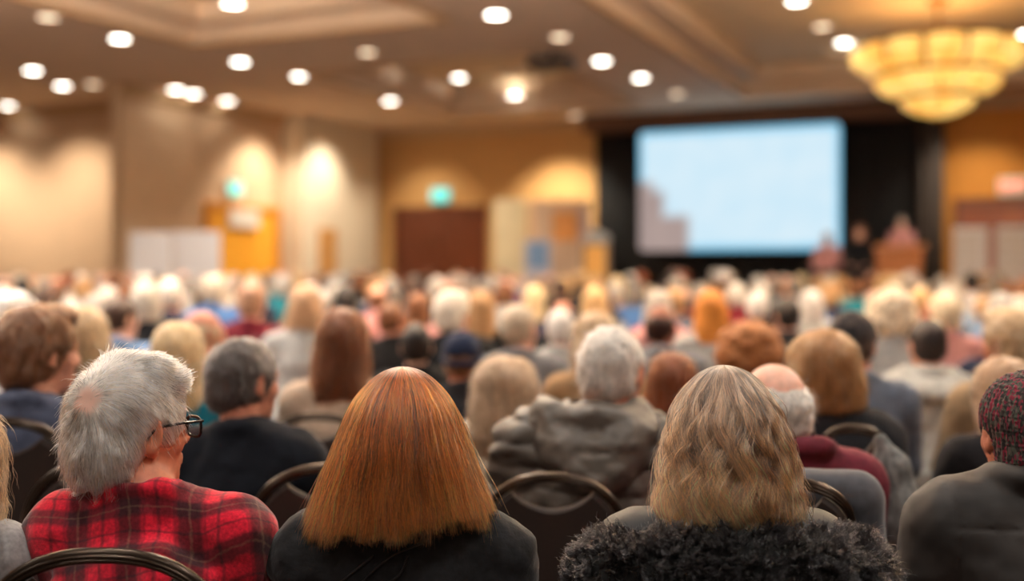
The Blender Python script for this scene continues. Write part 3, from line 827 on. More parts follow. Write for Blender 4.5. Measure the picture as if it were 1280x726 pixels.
L(nt, tc.outputs['Object'], mp.inputs[0]); vz = N(nt, 'ShaderNodeTexVoronoi'); vz.inputs['Scale'].default_value = 1.5; L(nt, mp.outputs[0], vz.inputs['Vector'])
cr = N(nt, 'ShaderNodeValToRGB'); cr.color_ramp.interpolation = 'CONSTANT'
for p, c in ((0, C(50,44,42)), (.24, C(134,40,60)), (.40, C(74,76,66)), (.58, C(98,84,78)), (.76, C(116,44,58)), (.86, C(44,40,40))):
    e = cr.color_ramp.elements.new(p) if p else cr.color_ramp.elements[0]; e.color = c
sx = N(nt, 'ShaderNodeSeparateColor'); L(nt, vz.outputs['Color'], sx.inputs[0]); L(nt, sx.outputs[0], cr.inputs[0]); L(nt, cr.outputs[0], b_.inputs['Base Color']); b_.inputs['Roughness'].default_value = .95
o = link('knit_cap', kc.mesh('knit_cap', .004), capman, tuple(hcK), mats=km); o.scale = (.94,.94,.94); o['label'] = 'knit cap in maroon, green and grey yarn'
print('cap', round(time.time()-T0, 1))

# ---- the man in the quilted jacket with the hood down, second row
hcQ = np.array((.065, .03, 1.165)); ywQ = R(-28)
bQ = body_sdf(yaw=ywQ, hc=hcQ, hs=1.0)
puffy = hero(738, 3.12, 'white-haired person in dark quilted jacket with its hood down', bQ, C(220,140,108), .009)
jQ = jacket_sdf(.046, sw=.165, sz=.975, collar=.022, collar_r=.078, bulk=1.08, folds=.006, seed=97)
_qd = jQ.disp
jQ.disp = lambda P: _qd(P) + .013*np.sqrt(np.abs(np.sin(math.pi*(P[...,2]+.25*np.abs(P[...,0])*0+.016*fbm(P, 7, 3))/.062))) - .008 + .006*fbm(P*np.array((1,1,1.6)), 16, 55)
QM = mat('grey_quilted_nylon', (90,82,74), .5, amount=.15, scale=16, bump=.3, bumpdist=.01)
jq = link('jacket', jQ.mesh('jacket', .0075), puffy, mats=QM)
hd = SDF()
for (w, yb, zt, zb, r_) in ((.130,-.115,1.075,1.045,.036), (.150,-.150,1.045,.985,.036), (.120,-.160,1.00,.93,.040), (.08,-.160,.965,.905,.036)):
    pts = [(w*math.sin(a)*(1.0), yb*math.cos(a)*1.0+.02-.03, zb+(zt-zb)*(1-math.cos(a))) for a in np.linspace(-1.5, 1.5, 11)]
    for a, b in zip(pts[:-1], pts[1:]): hd.add(rc(a, b, r_), .024)
hd.disp = lambda P: .010*fbm(P*np.array((.7,1,1.3)), 12, 15) + .006*np.abs(fbm(P, 30, 19))
ho = link('hood', hd.mesh('hood', .008), jq, mats=QM)
link('trousers', TROUS, puffy, color=JC['charcoal'])
hq = link('hair', HAIR['short'], puffy, tuple(hcQ), (0,0,ywQ), HC['white']); link('hair_strands', STR['short'], hq, color=HC['white'])
for x in (-1, 1): link('shoe', SHOE[x], puffy, color=JC['black'])
# ---- the balding man in maroon behind the wavy hair
hcB = np.array((-.045, .02, 1.165))
bald = hero(990, 2.74, 'balding white-haired person in maroon top, half behind wavy ash-blond hair', body_sdf(hc=hcB, yaw=R(8), ebx=.18, sz=.99), C(232,176,152), .009)
bald.scale = (.955,.955,.955); bald.rotation_euler.z = R(9)
link('jacket', jacket_sdf(.022, ebx=.185, sz=.995, collar=.024, collar_r=.076, seed=5, folds=.008).mesh('jacket', .010), bald, mats=mat('maroon_knit', (104,26,42), .9, amount=.25, scale=40, bump=.4))
link('trousers', TROUS, bald, color=JC['navy'])
hb = link('hair', HAIR['fringe'], bald, tuple(hcB), (0,0,R(8)), HC['white']); link('hair_strands', STR['fringe'], hb, color=HC['white'])
# ---- person cut by the left edge of the picture
edge = hero(-114, 2.02, 'person in light grey sweater with blond plait at the left picture edge', body_sdf(hc=np.array((.07,.01,1.09)), sz=.955), SKINS[0], .011)
jE = jacket_sdf(.024, folds=.005, seed=77, collar=.014, sz=.945); link('sweater', jE.mesh('sweater', .010), edge, mats=mat('grey_marl', (150,148,148), .95, amount=.25, scale=90, sheen=.2))
link('trousers', TROUS, edge, color=JC['black'])
eh = link('hair', HAIR['long'], edge, (.07,.01,1.09), color=HC['tan']); link('hair_strands', STR['long'], eh, color=HC['tan'])
pl = SDF(); pz = [(.150,-.06,1.10), (.176,-.11,1.05), (.186,-.15,1.00), (.190,-.165,.95), (.196,-.17,.90)]
for i, (a, b) in enumerate(zip(pz[:-1], pz[1:])): pl.add(rc(a, b, .024-.003*i, .022-.004*i), .006)
pl.disp = lambda P: .004*np.abs(np.sin(P[...,2]*110))
pm = pl.mesh('plait', .005); plo = link('plait', pm, eh, (-.07,-.01,-1.09), color=HC['tan'], mats=HAIRM)
print('heroes', round(time.time()-T0, 1))

# ------------------------------------------------------------------ banquet chairs
BRONZE = mat('bronze_metal', (62,52,44), .28, .9, amount=.15, scale=30)
VINYL = mat('brown_upholstery', (38,24,17), .75, amount=.15, scale=220, bump=.3, bumpdist=.001)
def bow(hw, ah, z0, zb, n=26):
    pts = [(-hw, zb), (-hw, (zb+z0)/2)]
    pts += [(-hw*math.copysign(abs(math.cos(a))**.85, math.cos(a)), z0+ah*math.sin(a)**.9) for a in np.linspace(0, math.pi, n)]
    return pts + [(hw, (zb+z0)/2), (hw, zb)]
lean = lambda z: -.215 - .10*(z-.45)**1.5*.5 if z > .45 else -.215
def chair_meshes(ah=.165, z0=.775):
    f = MB()
    pts = [(x, lean(z), z) for x, z in bow(.205, ah, z0, .40)]
    f.tube(pts, .0125, 12, r2=.010)
    for o in (-.0105, .0): f.tube([(x*(1+o*.9), y-.008, z+o*.6) for x, y, z in pts], .0035, 6)
    f.tube([(-.20, lean(.48), .48), (.20, lean(.48), .48)], .010, 8)
    frame = f.build('back_frame', BRONZE, data_only=True)
    p = SDF()
    out = [(x*.945, z-.012 if z > z0 else z) for x, z in bow(.205, ah, z0, .50)]
    q = MB()
    top = []
    for x, z in out:
        if abs(x) < .098 and z > .8: continue
        top.append((x, z))
    i = next(k for k in range(len(top)-1) if top[k][0] < 0 < top[k+1][0] and top[k][1] > .8)
    xa, za = top[i]; xb, zb_ = top[i+1]
    scoop = [(xa+(xb-xa)*t, za+.0-.042*math.sin(math.pi*t)**.8) for t in np.linspace(.06, .94, 14)]
    top = top[:i+1]+scoop+top[i+1:]
    n = len(top)
    def ring(s, yo):
        cx, cz = 0, .70
        return [Vector((cx+(x-cx)*s, lean(z)+yo, cz+(z-cz)*s)) for x, z in top]
    R4 = [ring(.955, -.014), ring(1, -.006), ring(1, .006), ring(.955, .016)]
    vs = [v for r_ in R4 for v in r_]; fs = []
    for k in range(3): fs += [(k*n+j, k*n+(j+1) % n, (k+1)*n+(j+1) % n, (k+1)*n+j) for j in range(n)]
    # lids as strips to keep the concave outline clean
    import bmesh
    bm = bmesh.new(); bv = [bm.verts.new(v) for v in vs]
    for a in fs: bm.faces.new([bv[i] for i in a])
    for a, rev in ((0, True), (3*n, False)):
        e = [bm.edges.get((bv[a+j], bv[a+(j+1) % n])) for j in range(n)]
        bmesh.ops.triangle_fill(bm, use_beauty=True, edges=e)
    bmesh.ops.recalc_face_normals(bm, faces=bm.faces)
    pad = bpy.data.meshes.new('backrest'); bm.to_mesh(pad); bm.free(); pad.materials.append(VINYL)
    s = MB(); s.bevbox((0,.02,.372), (.205,.215,.028), .022); seat = s.build('seat', VINYL, data_only=True)
    legs = []
    for x in (-1, 1):
        for y0, y1 in ((.205,.225), (-.20,-.245)):
            l = MB(); l.tube([(x*.195,y0,.345), (x*.197,(y0+y1)/2,.18), (x*.20,y1,.008)], [.012,.0115,.011], 10); l.lathe([(.014,.0),(.015,.012),(.012,.02)], (x*.20,y1,0), 10)
            legs.append(l.build('leg', BRONZE, data_only=True))
    st_ = MB(); st_.tube([(-.19,.20,.332),(.19,.20,.332),(.19,-.20,.332),(-.19,-.20,.332)], .010, 8, closed=True)
    return frame, pad, seat, legs, st_.build('seat_frame', BRONZE, data_only=True)
CF, CP, CS, CLG, CSF = chair_meshes()
CF2, CP2 = chair_meshes(.075, .865)[:2]
CHAIRS = []
def chair(px, ytop, d, label, w=1.0, yaw=0.0, flat=False):
    """d: distance of the chair's back"""
    z = Z(ytop, d)/.952
    off = Matrix.Rotation(yaw, 3, 'Z') @ Vector((0, .232, 0))
    o = empty('banquet_chair', (X(px, d)+off.x, d+off.y, 0), yaw); o.scale = (w, 1, 1)
    tag(o, label, 'chair', 'brown banquet chairs in the near rows')
    link('back_frame', CF2 if flat else CF, o).scale.z = z; link('backrest', CP2 if flat else CP, o).scale.z = z; link('seat', CS, o); link('seat_frame', CSF, o)
    for l in CLG: link('leg', l, o)
    if flat: o.scale.y = .8
    CHAIRS.append(o); return o
chair(127, 684, 1.80, 'bronze-framed banquet chair behind the red plaid shirt')
chair(134, 571, 2.58, 'empty banquet chair just left of the plaid-shirted back', .95)
chair(2, 521, 2.99, 'banquet chair behind the slate-blue jacket at the left edge', .98)
chair(418, 578, 2.70, 'banquet chair between plaid shirt and copper hair', 1.0)
chair(690, 590, 2.71, 'banquet chair behind the dark quilted jacket', .87, R(-3))
chair(980, 600, 2.32, 'banquet chair seen obliquely beside wavy hair, grey coat behind it', .64, R(-22), True)
chair(396, 516, 3.78, 'banquet chair behind the auburn-haired person in beige', .95)
chair(1070, 533, 2.93, 'banquet chair with grey tweed coat hung on it', .45, R(-12), True)
# coats hung on chairs
g = SDF(); g.add(rc((-.075,0,.93), (.075,.02,.925), .050, .045), 0); g.add(rc((-.09,0,.72), (.10,.02,.72), .060), .06); g.add(rc((.09,.01,.90), (.125,.015,.60), .040, .042), .04); g.add(rc((-.08,.0,.90), (-.085,.0,.62), .04), .04)
g.disp = lambda P: .006*fbm(P*np.array((1,1,.5)), 11, 9)
o = link('coat', g.mesh('coat', .008), mats=mat('smooth_grey_wool', (72,72,78), .85, amount=.15, scale=50, sheen=.3)); o.location = (X(1028, 2.44), 2.445, .05)
o.rotation_euler = (0,0,R(-6)); tag(o, 'plain grey coat hung behind maroon top, beside wavy hair', 'coat')
g = SDF(); g.add(rc((-.012,0,1.015), (.012,-.005,.95), .020, .040), 0); g.add(rc((.012,-.005,.95), (.035,-.01,.82), .040, .062), .03); g.add(rc((.035,-.01,.82), (.05,-.01,.52), .062, .085), .04)
g.disp = lambda P: .005*fbm(P*np.array((1,1,.5)), 12, 19)
m_, nt, b_ = newmat('grey_tweed'); b_.inputs['Roughness'].default_value = .95
noise_color(nt, C(110,110,108), b_, 60, .6, (1,1,.45), bump=.4, detail=6)
o = link('coat', g.mesh('coat', .008), mats=m_); o.location = (X(1108, 2.84), 2.845, .01); tag(o, 'grey tweed coat hung over a chair right of maroon top', 'coat')
print('chairs', round(time.time()-T0, 1))

# ------------------------------------------------------------------ people placed one by one from the photograph
G = 'audience seated in rows'
def widen(o, sx, sy=1.0):
    for c in o.children:
        if c.name.startswith('hair'): c.scale = (sx, sy, 1)
def P(px, ytop, d, label, **k):
    k.setdefault('strands', d < 5.0); k.setdefault('shoes', d < 4.5)
    return person(px, ytop, d, label=label, group=G, **k)
P(303, 422, 3.12, 'person with short iron-grey hair and black high-collared jacket beside plaid shirt', hair='short', hcolor=C(84,77,74), jack='coat', jcol='black', bv=1, yaw=R(-6), jcolor=C(20,23,31))
P(46, 380, 3.22, 'person with bushy brown hair in slate-blue jacket above an empty chair', hair='full', hcolor=C(120,80,54), jack='plain', jcolor=C(78,84,104), bv=1, yaw=R(-8))
P(1029, 410, 3.48, 'person with smooth golden-brown bob and black coat, behind the balding head', hair='bob', hcolor=C(156,110,68), jack='coat', jcolor=C(34,34,38))
widen(PEOPLE[-1][0], 1.16, 1.05)
P(1256, 446, 3.5, 'person with long tan hair and black coat behind the knit cap', hair='long', hcolor=C(180,144,112), jack='coat', jcolor=C(30,27,29), yaw=R(14))
sc_ = SDF()
for i in range(14):
    a, b = 2*math.pi*i/14, 2*math.pi*(i+1)/14
    q = lambda t: (.105*math.sin(t), -.03+.10*math.cos(t), 1.015+.012*math.sin(2*t)-.02*math.cos(t)*-1)
    sc_.add(rc(q(a), q(b), .036), .012)
sc_.add(rc((-.09,-.11,1.0), (-.17,-.135,.84), .036, .045), .03)
sc_.disp = lambda P: .010*fbm(P*np.array((1,1,1.8)), 16, 4)
m_, nt, b_ = newmat('pink_check_wool'); b_.inputs['Roughness'].default_value = .95
ck = N(nt, 'ShaderNodeTexChecker'); ck.inputs['Scale'].default_value = 22; ck.inputs[1].default_value = C(150,112,108); ck.inputs[2].default_value = C(34,28,30)
tc = N(nt, 'ShaderNodeTexCoord'); mp = N(nt, 'ShaderNodeMapping'); mp.inputs['Rotation'].default_value = (.4,.3,.5); L(nt, tc.outputs['Object'], mp.inputs[0]); L(nt, mp.outputs[0], ck.inputs[0]); L(nt, ck.outputs[0], b_.inputs['Base Color'])
o = link('scarf', sc_.mesh('scarf', .008), PEOPLE[-1][0], mats=m_); o['label'] = 'pink and charcoal checked scarf'
P(428, 385, 4.15, 'person with long auburn hair in beige top, above copper hair', hair='long', hcolor=C(112,62,36), jack='knit', jcolor=C(196,172,150))
P(222, 402, 4.05, 'person with pale blond hair in teal jacket behind silver hair', hair='long', hcolor=C(216,184,136), jack='plain', jcol='teal', yaw=R(10))
P(577, 413, 4.8, 'person in navy blue beanie, middle of the picture', hair='fringe', hcol='brown', hat='beanie', hatcol='navy', jack='coat', jcol='charcoal')
P(628, 444, 3.95, 'person with long sandy hair leaning low beside the quilted jacket', hair='long', hcolor=C(180,150,120), jack='knit', jcolor=C(196,178,156), bv=2, yaw=R(-20))
widen(PEOPLE[-1][0], 1.32, 1.15)
P(1068, 388, 4.26, 'person in dark cap and slate-grey jacket beside golden-brown bob', hair='short', hcol='dark-brown', hat='cap', hatcol='charcoal', jack='plain', jcolor=C(104,112,126), bv=1)
P(1160, 398, 5.06, 'person with cropped black hair in pale grey jacket', hair='short', hcolor=C(50,42,40), jack='hooded', jcolor=C(178,178,172))
P(1266, 384, 4.15, 'person with curly fair hair in tan jacket at the right edge', hair='full', hcolor=C(196,164,124), jack='plain', jcolor=C(170,144,112), bv=2)
P(650, 380, 5.65, 'person with silver-tan hair, ear showing, behind the leaning sandy head', hair='short', hcolor=C(196,180,158), jack='plain', jcol='grey', bv=1)
P(566, 362, 6.3, 'person with bright white hair above the navy beanie', hair='full', hcolor=C(240,230,212), jack='coat', jcol='black', bv=1)
P(936, 400, 5.05, 'person with wide curly chestnut hair above wavy ash-blond hair', hair='curly', hcolor=C(164,106,62), jack='knit', jcol='charcoal')
widen(PEOPLE[-1][0], 1.36, 1.1)
P(889, 362, 6.7, 'person with orange hair below the screen', hair='long', hcolor=C(210,134,58), jack='plain', jcol='light-grey')
P(827, 381, 5.85, 'person with shiny bald crown in grey jacket, right of the white-haired quilted jacket', hair='fringe', hcolor=C(60,36,30), skin=C(148,88,66), jack='plain', jcolor=C(120,124,130), bv=1)
P(1113, 360, 5.95, 'person with wide cream-white hair below the lectern', hair='curly', hcolor=C(236,216,186), jack='plain', jcol='light-grey')
widen(PEOPLE[-1][0], 1.12, 1.0)
P(1182, 366, 6.85, 'person with cream hair right of the wide white head', hair='full', hcolor=C(238,220,186), jack='plain', jcol='pink')
P(744, 388, 4.8, 'person with loose tan hair behind the white-haired quilted jacket', hair='bob', hcolor=C(190,160,124), jack='knit', jcol='tan', yaw=R(10))
P(840, 440, 3.9, 'person with long auburn hair in dark blue top beside quilted jacket', hair='long', hcolor=C(118,60,32), jack='knit', jcolor=C(34,56,86), yaw=R(-12))
P(104, 382, 4.5, 'person with sandy hair behind the bushy brown head', hair='bob', hcolor=C(190,158,118), jack='plain', jcol='charcoal')
P(14, 362, 5.0, 'person with white hair in white top at the left edge', hair='curly', hcolor=C(236,228,218), jack='knit', jcol='white')
P(252, 388, 5.2, 'person in tan jacket with thin sandy hair, behind the pale blond head', hair='fringe', hcolor=C(190,170,140), jack='plain', jcol='beige', bv=1, yaw=R(-20))
P(150, 372, 6.4, 'person in denim-blue shirt with dark hair above silver hair', hair='short', hcol='dark-brown', jack='plain', jcol='denim-blue', bv=1)
P(182, 352, 7.3, 'grey-haired person in black jacket below the white display boards', hair='bob', hcolor=C(180,172,158), jack='coat', jcol='black')
P(213, 348, 8.2, 'white-haired person beside a grey head, below the white display boards', hair='short', hcolor=C(216,206,194), jack='plain', jcol='navy')
P(268, 342, 9.1, 'grey-haired person in blue jacket below the yellow doorway', hair='full', hcolor=C(190,178,160), jack='plain', jcol='blue')
P(314, 352, 7.0, 'tan-haired person in maroon top below the yellow doorway', hair='short', hcolor=C(170,130,104), jack='plain', jcol='maroon')
P(381, 355, 6.5, 'person with light brown bob in grey top below the pale pillar', hair='bob', hcolor=C(190,152,118), jack='plain', jcol='light-grey')
P(1250, 392, 5.95, 'person in navy jacket and white hair beside curly fair hair', hair='short', hcolor=C(228,214,190), jack='coat', jcol='navy')
P(490, 378, 7.3, 'person with reddish-brown short hair left of the navy beanie', hair='short', hcol='brown', jack='coat', jcol='black', bv=1)
P(520, 404, 5.5, 'person with black hair low between auburn hair and navy beanie', hair='short', hcol='black', jack='coat', jcol='black')
P(700, 386, 6.5, 'person with white hair bent towards a neighbour behind the tan head', hair='short', hcolor=C(226,222,216), jack='plain', jcol='light-grey')
P(985, 372, 7.4, 'person with dark hair in grey coat below the screen', hair='short', hcol='black', jack='plain', jcol='charcoal')
P(946, 365, 8.3, 'person with white hair in black jacket below the screen', hair='short', hcolor=C(230,226,220), jack='coat', jcol='black')
P(1014, 361, 9.2, 'person with pale silver hair in grey top below the screen', hair='bob', hcolor=C(214,210,204), jack='plain', jcol='light-grey')
# ------------------------------------------------------------------ the rest of the hall, row by row
def landmark(px):
    for lim, t in ((150, 'below the tan wall'), (252, 'below the white boards'), (345, 'below the yellow door'), (470, 'below the pale pillar'), (612, 'below the brown door'), (742, 'below the display panels'),
                   (800, 'below the curtain edge'), (925, 'below the screen'), (1052, 'below the screen'), (1150, 'below the lectern'), (1190, 'below the curtain')):
        if px < lim: return t
    return 'below the paper charts'
def clear(x, y, r):
    return all(abs(o.location.x-x) > .54 or abs(o.location.y-y) > .80 for o, _, _ in PEOPLE)
hw = [('white',13),('silver',14),('grey',14),('iron-grey',8),('blond',8),('fair',7),('tan',13),('brown',13),('dark-brown',9),('black',5),('auburn',4),('cream',5)]
jw = [('black',22),('charcoal',16),('grey',10),('light-grey',8),('navy',10),('blue',4),('denim-blue',4),('slate-blue',5),('maroon',5),('red',2),('brown',7),('beige',8),('cream',4),('olive',4),('white',5),('pink',4),('tan',5),('teal',1)]
hk = [('short',34),('full',14),('fringe',14),('bob',18),('long',10),('curly',10)]
HN = {'short': 'short {c} hair', 'full': 'thick {c} hair', 'fringe': 'thinning {c} hair', 'bob': 'a {c} bob', 'long': 'long {c} hair', 'curly': 'curly {c} hair'}
JN = {'plain': 'jacket', 'coat': 'coat', 'knit': 'sweater', 'puffy': 'quilted jacket', 'hooded': 'hooded jacket'}
pick = lambda w: random.choices([a for a, _ in w], [b for _, b in w])[0]
ORD = 'first second third fourth fifth sixth seventh eighth ninth tenth eleventh twelfth thirteenth fourteenth fifteenth sixteenth seventeenth eighteenth nineteenth twentieth twenty-first twenty-second twenty-third twenty-fourth twenty-fifth twenty-sixth twenty-seventh twenty-eighth twenty-ninth thirtieth'.split()
fill = []
y = 5.55; row = 5
while y < 22.5 and len(PEOPLE) < 296:
    pitch = .605 + .010*(y-5)
    half_w = .47*y; x = -half_w + random.uniform(0, pitch)
    while x < half_w:
        xx = x + random.uniform(-.05, .05); yy = y + random.uniform(-.10, .10); x += pitch
        s_, t_ = to_st(xx, yy)
        if t_ > 20.0 or (s_ < WALL_S+1.2 and t_ > BAY_C-.9) or random.random() < .05: continue
        if (yy > 17.5 and t_ > 19.9 and xx/yy*F+HX > 1180): continue
        px = HX + xx/yy*F
        if not clear(xx, yy, .50) or (150 < px < 290 and yy > 18.2) or (px > 1155 and yy > 16.8) or (600 < px < 790 and yy > 20.2): continue
        if px < -12 or px > 1292 or len(PEOPLE) >= 296: continue
        hair, hc, jk_, jc = pick(hk), pick(hw), random.choice(['plain','plain','coat','knit','puffy','hooded']), pick(jw)
        if hair == 'long' and hc in ('white','silver'): hair = 'bob'
        zt = random.gauss(1.275, .035) + (.05 if y > 12 else 0)
        hat = random.choice(['beanie','cap']) if random.random() < .05 else None
        hatc = pick(jw) if hat else None
        b = person(px, HY+(CAMZ-zt)*F/yy, yy, hair, hc, jk_, jc, None, random.choices([0,1,2],[.6,.2,.2])[0], random.gauss(-.10, .16), hat, hatc, group=G, tr=random.choice(['charcoal','navy','black','brown']))
        d_ = (f'{hatc} {"knit hat" if hat == "beanie" else "cap"}' if hat else HN[hair].format(c=hc)).replace('a auburn', 'an auburn').replace('a iron', 'an iron')
        fill.append((row, px, b, f'person, {d_.replace("a ", "", 1) if d_.startswith("a ") else d_}, {jc} {JN[jk_]}', landmark(px)))
    y += 1.02 + .03*(y-5)/5; row += 1
seen = {}
for row_, px, b, t, lm in sorted(fill, key=lambda q: (q[0], q[1])):
    n = seen[row_] = seen.get(row_, 0)+1
    b['label'] = f'{t}, {lm}, {ORD[row_-1]} row, {ORD[n-1]} from left'
print('crowd', round(time.time()-T0, 1), len(PEOPLE))

# ------------------------------------------------------------------ the ballroom, turned 24 degrees to the camera
RM = Matrix.Rotation(-ROOM, 4, 'Z')      # room frame: x along the stage wall, y towards it
def rmb(): return MB()
def rbox(mb, s0, s1, t0, t1, z0, z1): mb.box(((s0+s1)/2, (t0+t1)/2, (z0+z1)/2), ((s1-s0)/2, (t1-t0)/2, (z1-z0)/2), RM)
def hit(px, py, t=None, s=None):
    """room coordinates of the picture point on the stage wall plane (t) or the side wall plane (s)"""
    dx, dz = (px-HX)/F, -(py-HY)/F
    ss, tt = to_st(dx, 1.0)
    k = (t/tt) if t is not None else (s/ss)
    return ss*k, tt*k, CAMZ+dz*k
TAN = mat('cream_wallpaper', (216,184,148), .8, amount=.05, scale=6)
OCHRE = mat('ochre_wallpaper', (202,156,96), .75, amount=.06, scale=6)
AMBER = mat('amber_wallpaper', (196,128,44), .75, amount=.06, scale=6)
SOFF = mat('ceiling_plaster', (226,202,176), .85, amount=.04, scale=3)
COFF = mat('coffer_plaster', (232,206,166), .85, amount=.04, scale=3)
MOULD = mat('cornice_paint', (196,160,116), .6, amount=.05)
BROWNW = mat('mahogany', (104,50,26), .35, amount=.3, scale=8, stretch=(6,6,.6))
CARPET = mat('patterned_carpet', (74,52,42), .95, amount=.5, scale=3)
DRAPE = mat('black_drape', (14,14,17), .85, amount=.15, scale=20)
S_MAX, T_MIN = 9.5, -9.0
def struct(mb, name, m):
    o = mb.build(name, m); o['kind'] = 'structure'; return o
q = rmb(); rbox(q, BAY_S-.2, S_MAX, T_MIN, WALL_T+.2, -.2, 0); struct(q, 'floor', CARPET)
q = rmb(); rbox(q, WALL_S-.2, S_MAX, WALL_T, WALL_T+.2, 0, CEIL+.6); struct(q, 'wall_back', OCHRE)
q = rmb(); rbox(q, WALL_S-.25, WALL_S, BAY_C, WALL_T, 0, CEIL+.6); struct(q, 'wall_left', TAN)
q = rmb(); rbox(q, BAY_S, WALL_S-.25, BAY_T, BAY_T+.2, 0, CEIL+.6); struct(q, 'wall_left_bay', TAN)
q = rmb(); rbox(q, BAY_S-.2, BAY_S, T_MIN, BAY_T, 0, CEIL+.6); struct(q, 'wall_left_end', TAN)
q = rmb(); rbox(q, S_MAX, S_MAX+.2, T_MIN, WALL_T, 0, CEIL+.6); struct(q, 'wall_right', TAN)
q = rmb(); rbox(q, hit(1165, 200, t=WALL_T)[0], S_MAX, WALL_T-.012, WALL_T, 0, CEIL); struct(q, 'wall_back_right', AMBER)
# ceiling: a soffit with sunk coffers
coffers = [(-4.7, 3.3, 6.5, 21.6), (-11.0, -6.9, 4.5, 13.2), (-11.0, -6.9, 16.0, 21.6), (5.0, 8.8, 6.5, 21.6), (-11.0, -6.9, -6, 2.0), (-4.7, 3.3, -7, 4.0)]
DEEP = .50
ss = sorted({BAY_S-.2, WALL_S-.2, S_MAX} | {c[i] for c in coffers for i in (0, 1)}); tt = sorted({T_MIN, WALL_T+.2} | {c[i] for c in coffers for i in (2, 3)})
q = MB(); 
def quad(mb, pts): mb.add([RM @ Vector(p) for p in pts], [tuple(range(len(pts)))])
for a, b in zip(ss[:-1], ss[1:]):
    for c, d in zip(tt[:-1], tt[1:]):
        if any(k[0] <= (a+b)/2 <= k[1] and k[2] <= (c+d)/2 <= k[3] for k in coffers): continue
        quad(q, [(a,c,CEIL),(a,d,CEIL),(b,d,CEIL),(b,c,CEIL)])
for s0, s1, t0, t1 in coffers:
    for z0, z1, i0, i1 in ((CEIL, CEIL+.22, 0, 0), (CEIL+.22, CEIL+DEEP, .35, .35)):
        a, b, c, d = s0+i0, s1-i0, t0+i0, t1-i0
        for p0, p1 in (((a,c),(a,d)), ((a,d),(b,d)), ((b,d),(b,c)), ((b,c),(a,c))):
            quad(q, [(*p0,z0),(*p1,z0),(*p1,z1),(*p0,z1)])
    o = .35
    for (a, b, c, d) in ((s0,s0+o,t0,t1),(s1-o,s1,t0,t1),(s0+o,s1-o,t0,t0+o),(s0+o,s1-o,t1-o,t1)):
        quad(q, [(a,c,CEIL+.22),(a,d,CEIL+.22),(b,d,CEIL+.22),(b,c,CEIL+.22)])
struct(q, 'ceiling', SOFF)
for i, (s0, s1, t0, t1) in enumerate(coffers):
    q = rmb(); rbox(q, s0+.3, s1-.3, t0+.3, t1-.3, CEIL+DEEP, CEIL+DEEP+.05); struct(q, f'ceiling_coffer_{i+1}', COFF)
    q = MB(); w = .09
    for a, b, c, d in ((s0-w,s0,t0-w,t1+w),(s1,s1+w,t0-w,t1+w),(s0,s1,t0-w,t0),(s0,s1,t1,t1+w)):
        rbox(q, a, b, c, d, CEIL-.05, CEIL-.001)
    struct(q, f'trim_{i+1}', MOULD)
# cornices
q = rmb(); rbox(q, WALL_S, S_MAX, WALL_T-.10, WALL_T, CEIL-.22, CEIL); rbox(q, WALL_S, S_MAX, WALL_T-.18, WALL_T-.10, CEIL-.10, CEIL); struct(q, 'trim_20', MOULD)
q = rmb(); rbox(q, WALL_S, WALL_S+.10, BAY_C, WALL_T-.2, CEIL-.22, CEIL); rbox(q, WALL_S+.10, WALL_S+.18, BAY_C, WALL_T-.2, CEIL-.10, CEIL); struct(q, 'trim_21', MOULD)
q = rmb(); rbox(q, BAY_S, WALL_S-.26, BAY_T-.10, BAY_T, CEIL-.22, CEIL); rbox(q, BAY_S, WALL_S-.26, BAY_T-.18, BAY_T-.10, CEIL-.10, CEIL); struct(q, 'trim_23', MOULD)
# pale pilasters on the side wall
def wall_pil(px0, px1, depth, name, m=TAN):
    a = hit(px0, 300, s=WALL_S); b = hit(px1, 300, s=WALL_S)
    q = rmb(); rbox(q, WALL_S, WALL_S+depth, a[1], min(b[1], WALL_T-.01), 0, CEIL-.001); struct(q, name, m)
wall_pil(352, 448, .55, 'wall_pilaster', mat('pale_plaster', (226,210,182), .8, amount=.04))
# brown fascia over the stage curtain
a0 = hit(748, 200, t=WALL_T)[0]; a1 = hit(1182, 200, t=WALL_T)[0]
q = rmb(); rbox(q, a0-.1, a1+.1, WALL_T-.75, WALL_T-.20, 4.38, CEIL-.001); struct(q, 'trim_22', mat('brown_fascia', (96,60,34), .6, amount=.1))
# ---- stage curtain: pleated, hung from under the fascia
def curtain(name, s0, s1, t, z0, z1, m, label, amp=.05, per=.32, parent=None):
    n = int((s1-s0)/per*10); vs = []; fs = []
    for k, z in enumerate((z0, (z0+z1)/2, z1)):
        for th in (0, .012):
            for i in range(n+1):
                s = s0+(s1-s0)*i/n; a = amp*(1.15-.3*k)*math.sin(2*math.pi*s/per+.5*math.sin(s*3))
                vs.append(st(s, t+a+th, z))
    w = n+1
    for k in range(2):
        for i in range(n):
            for th in (0, 1):
                a = (2*k+th)*w+i; b = a+2*w; fs.append((a, a+1, b+1, b) if th == 0 else (a, b, b+1, a+1))
    for i in range(n):
        fs.append((i, w+i, w+i+1, i+1)); fs.append((4*w+i, 4*w+i+1, 5*w+i+1, 5*w+i))
    for k in range(2):
        for i in (0, n): fs.append(((2*k)*w+i, (2*k+1)*w+i, (2*k+3)*w+i, (2*k+2)*w+i))
    me = bpy.data.meshes.new(name); me.from_pydata([tuple(v) for v in vs], [], fs); me.polygons.foreach_set('use_smooth', [True]*len(fs)); me.materials.append(m)
    return tag(link(name, me), label, 'curtain')
b1 = hit(1150, 200, t=WALL_T-.3)[0]
b0 = hit(746, 200, t=WALL_T-.3)[0]; b2 = hit(1181, 200, t=WALL_T-.3)[0]
curtain('stage_curtain', b0, b1, WALL_T-.34, .02, 4.40, DRAPE, 'wide black stage curtain behind the lit screen')
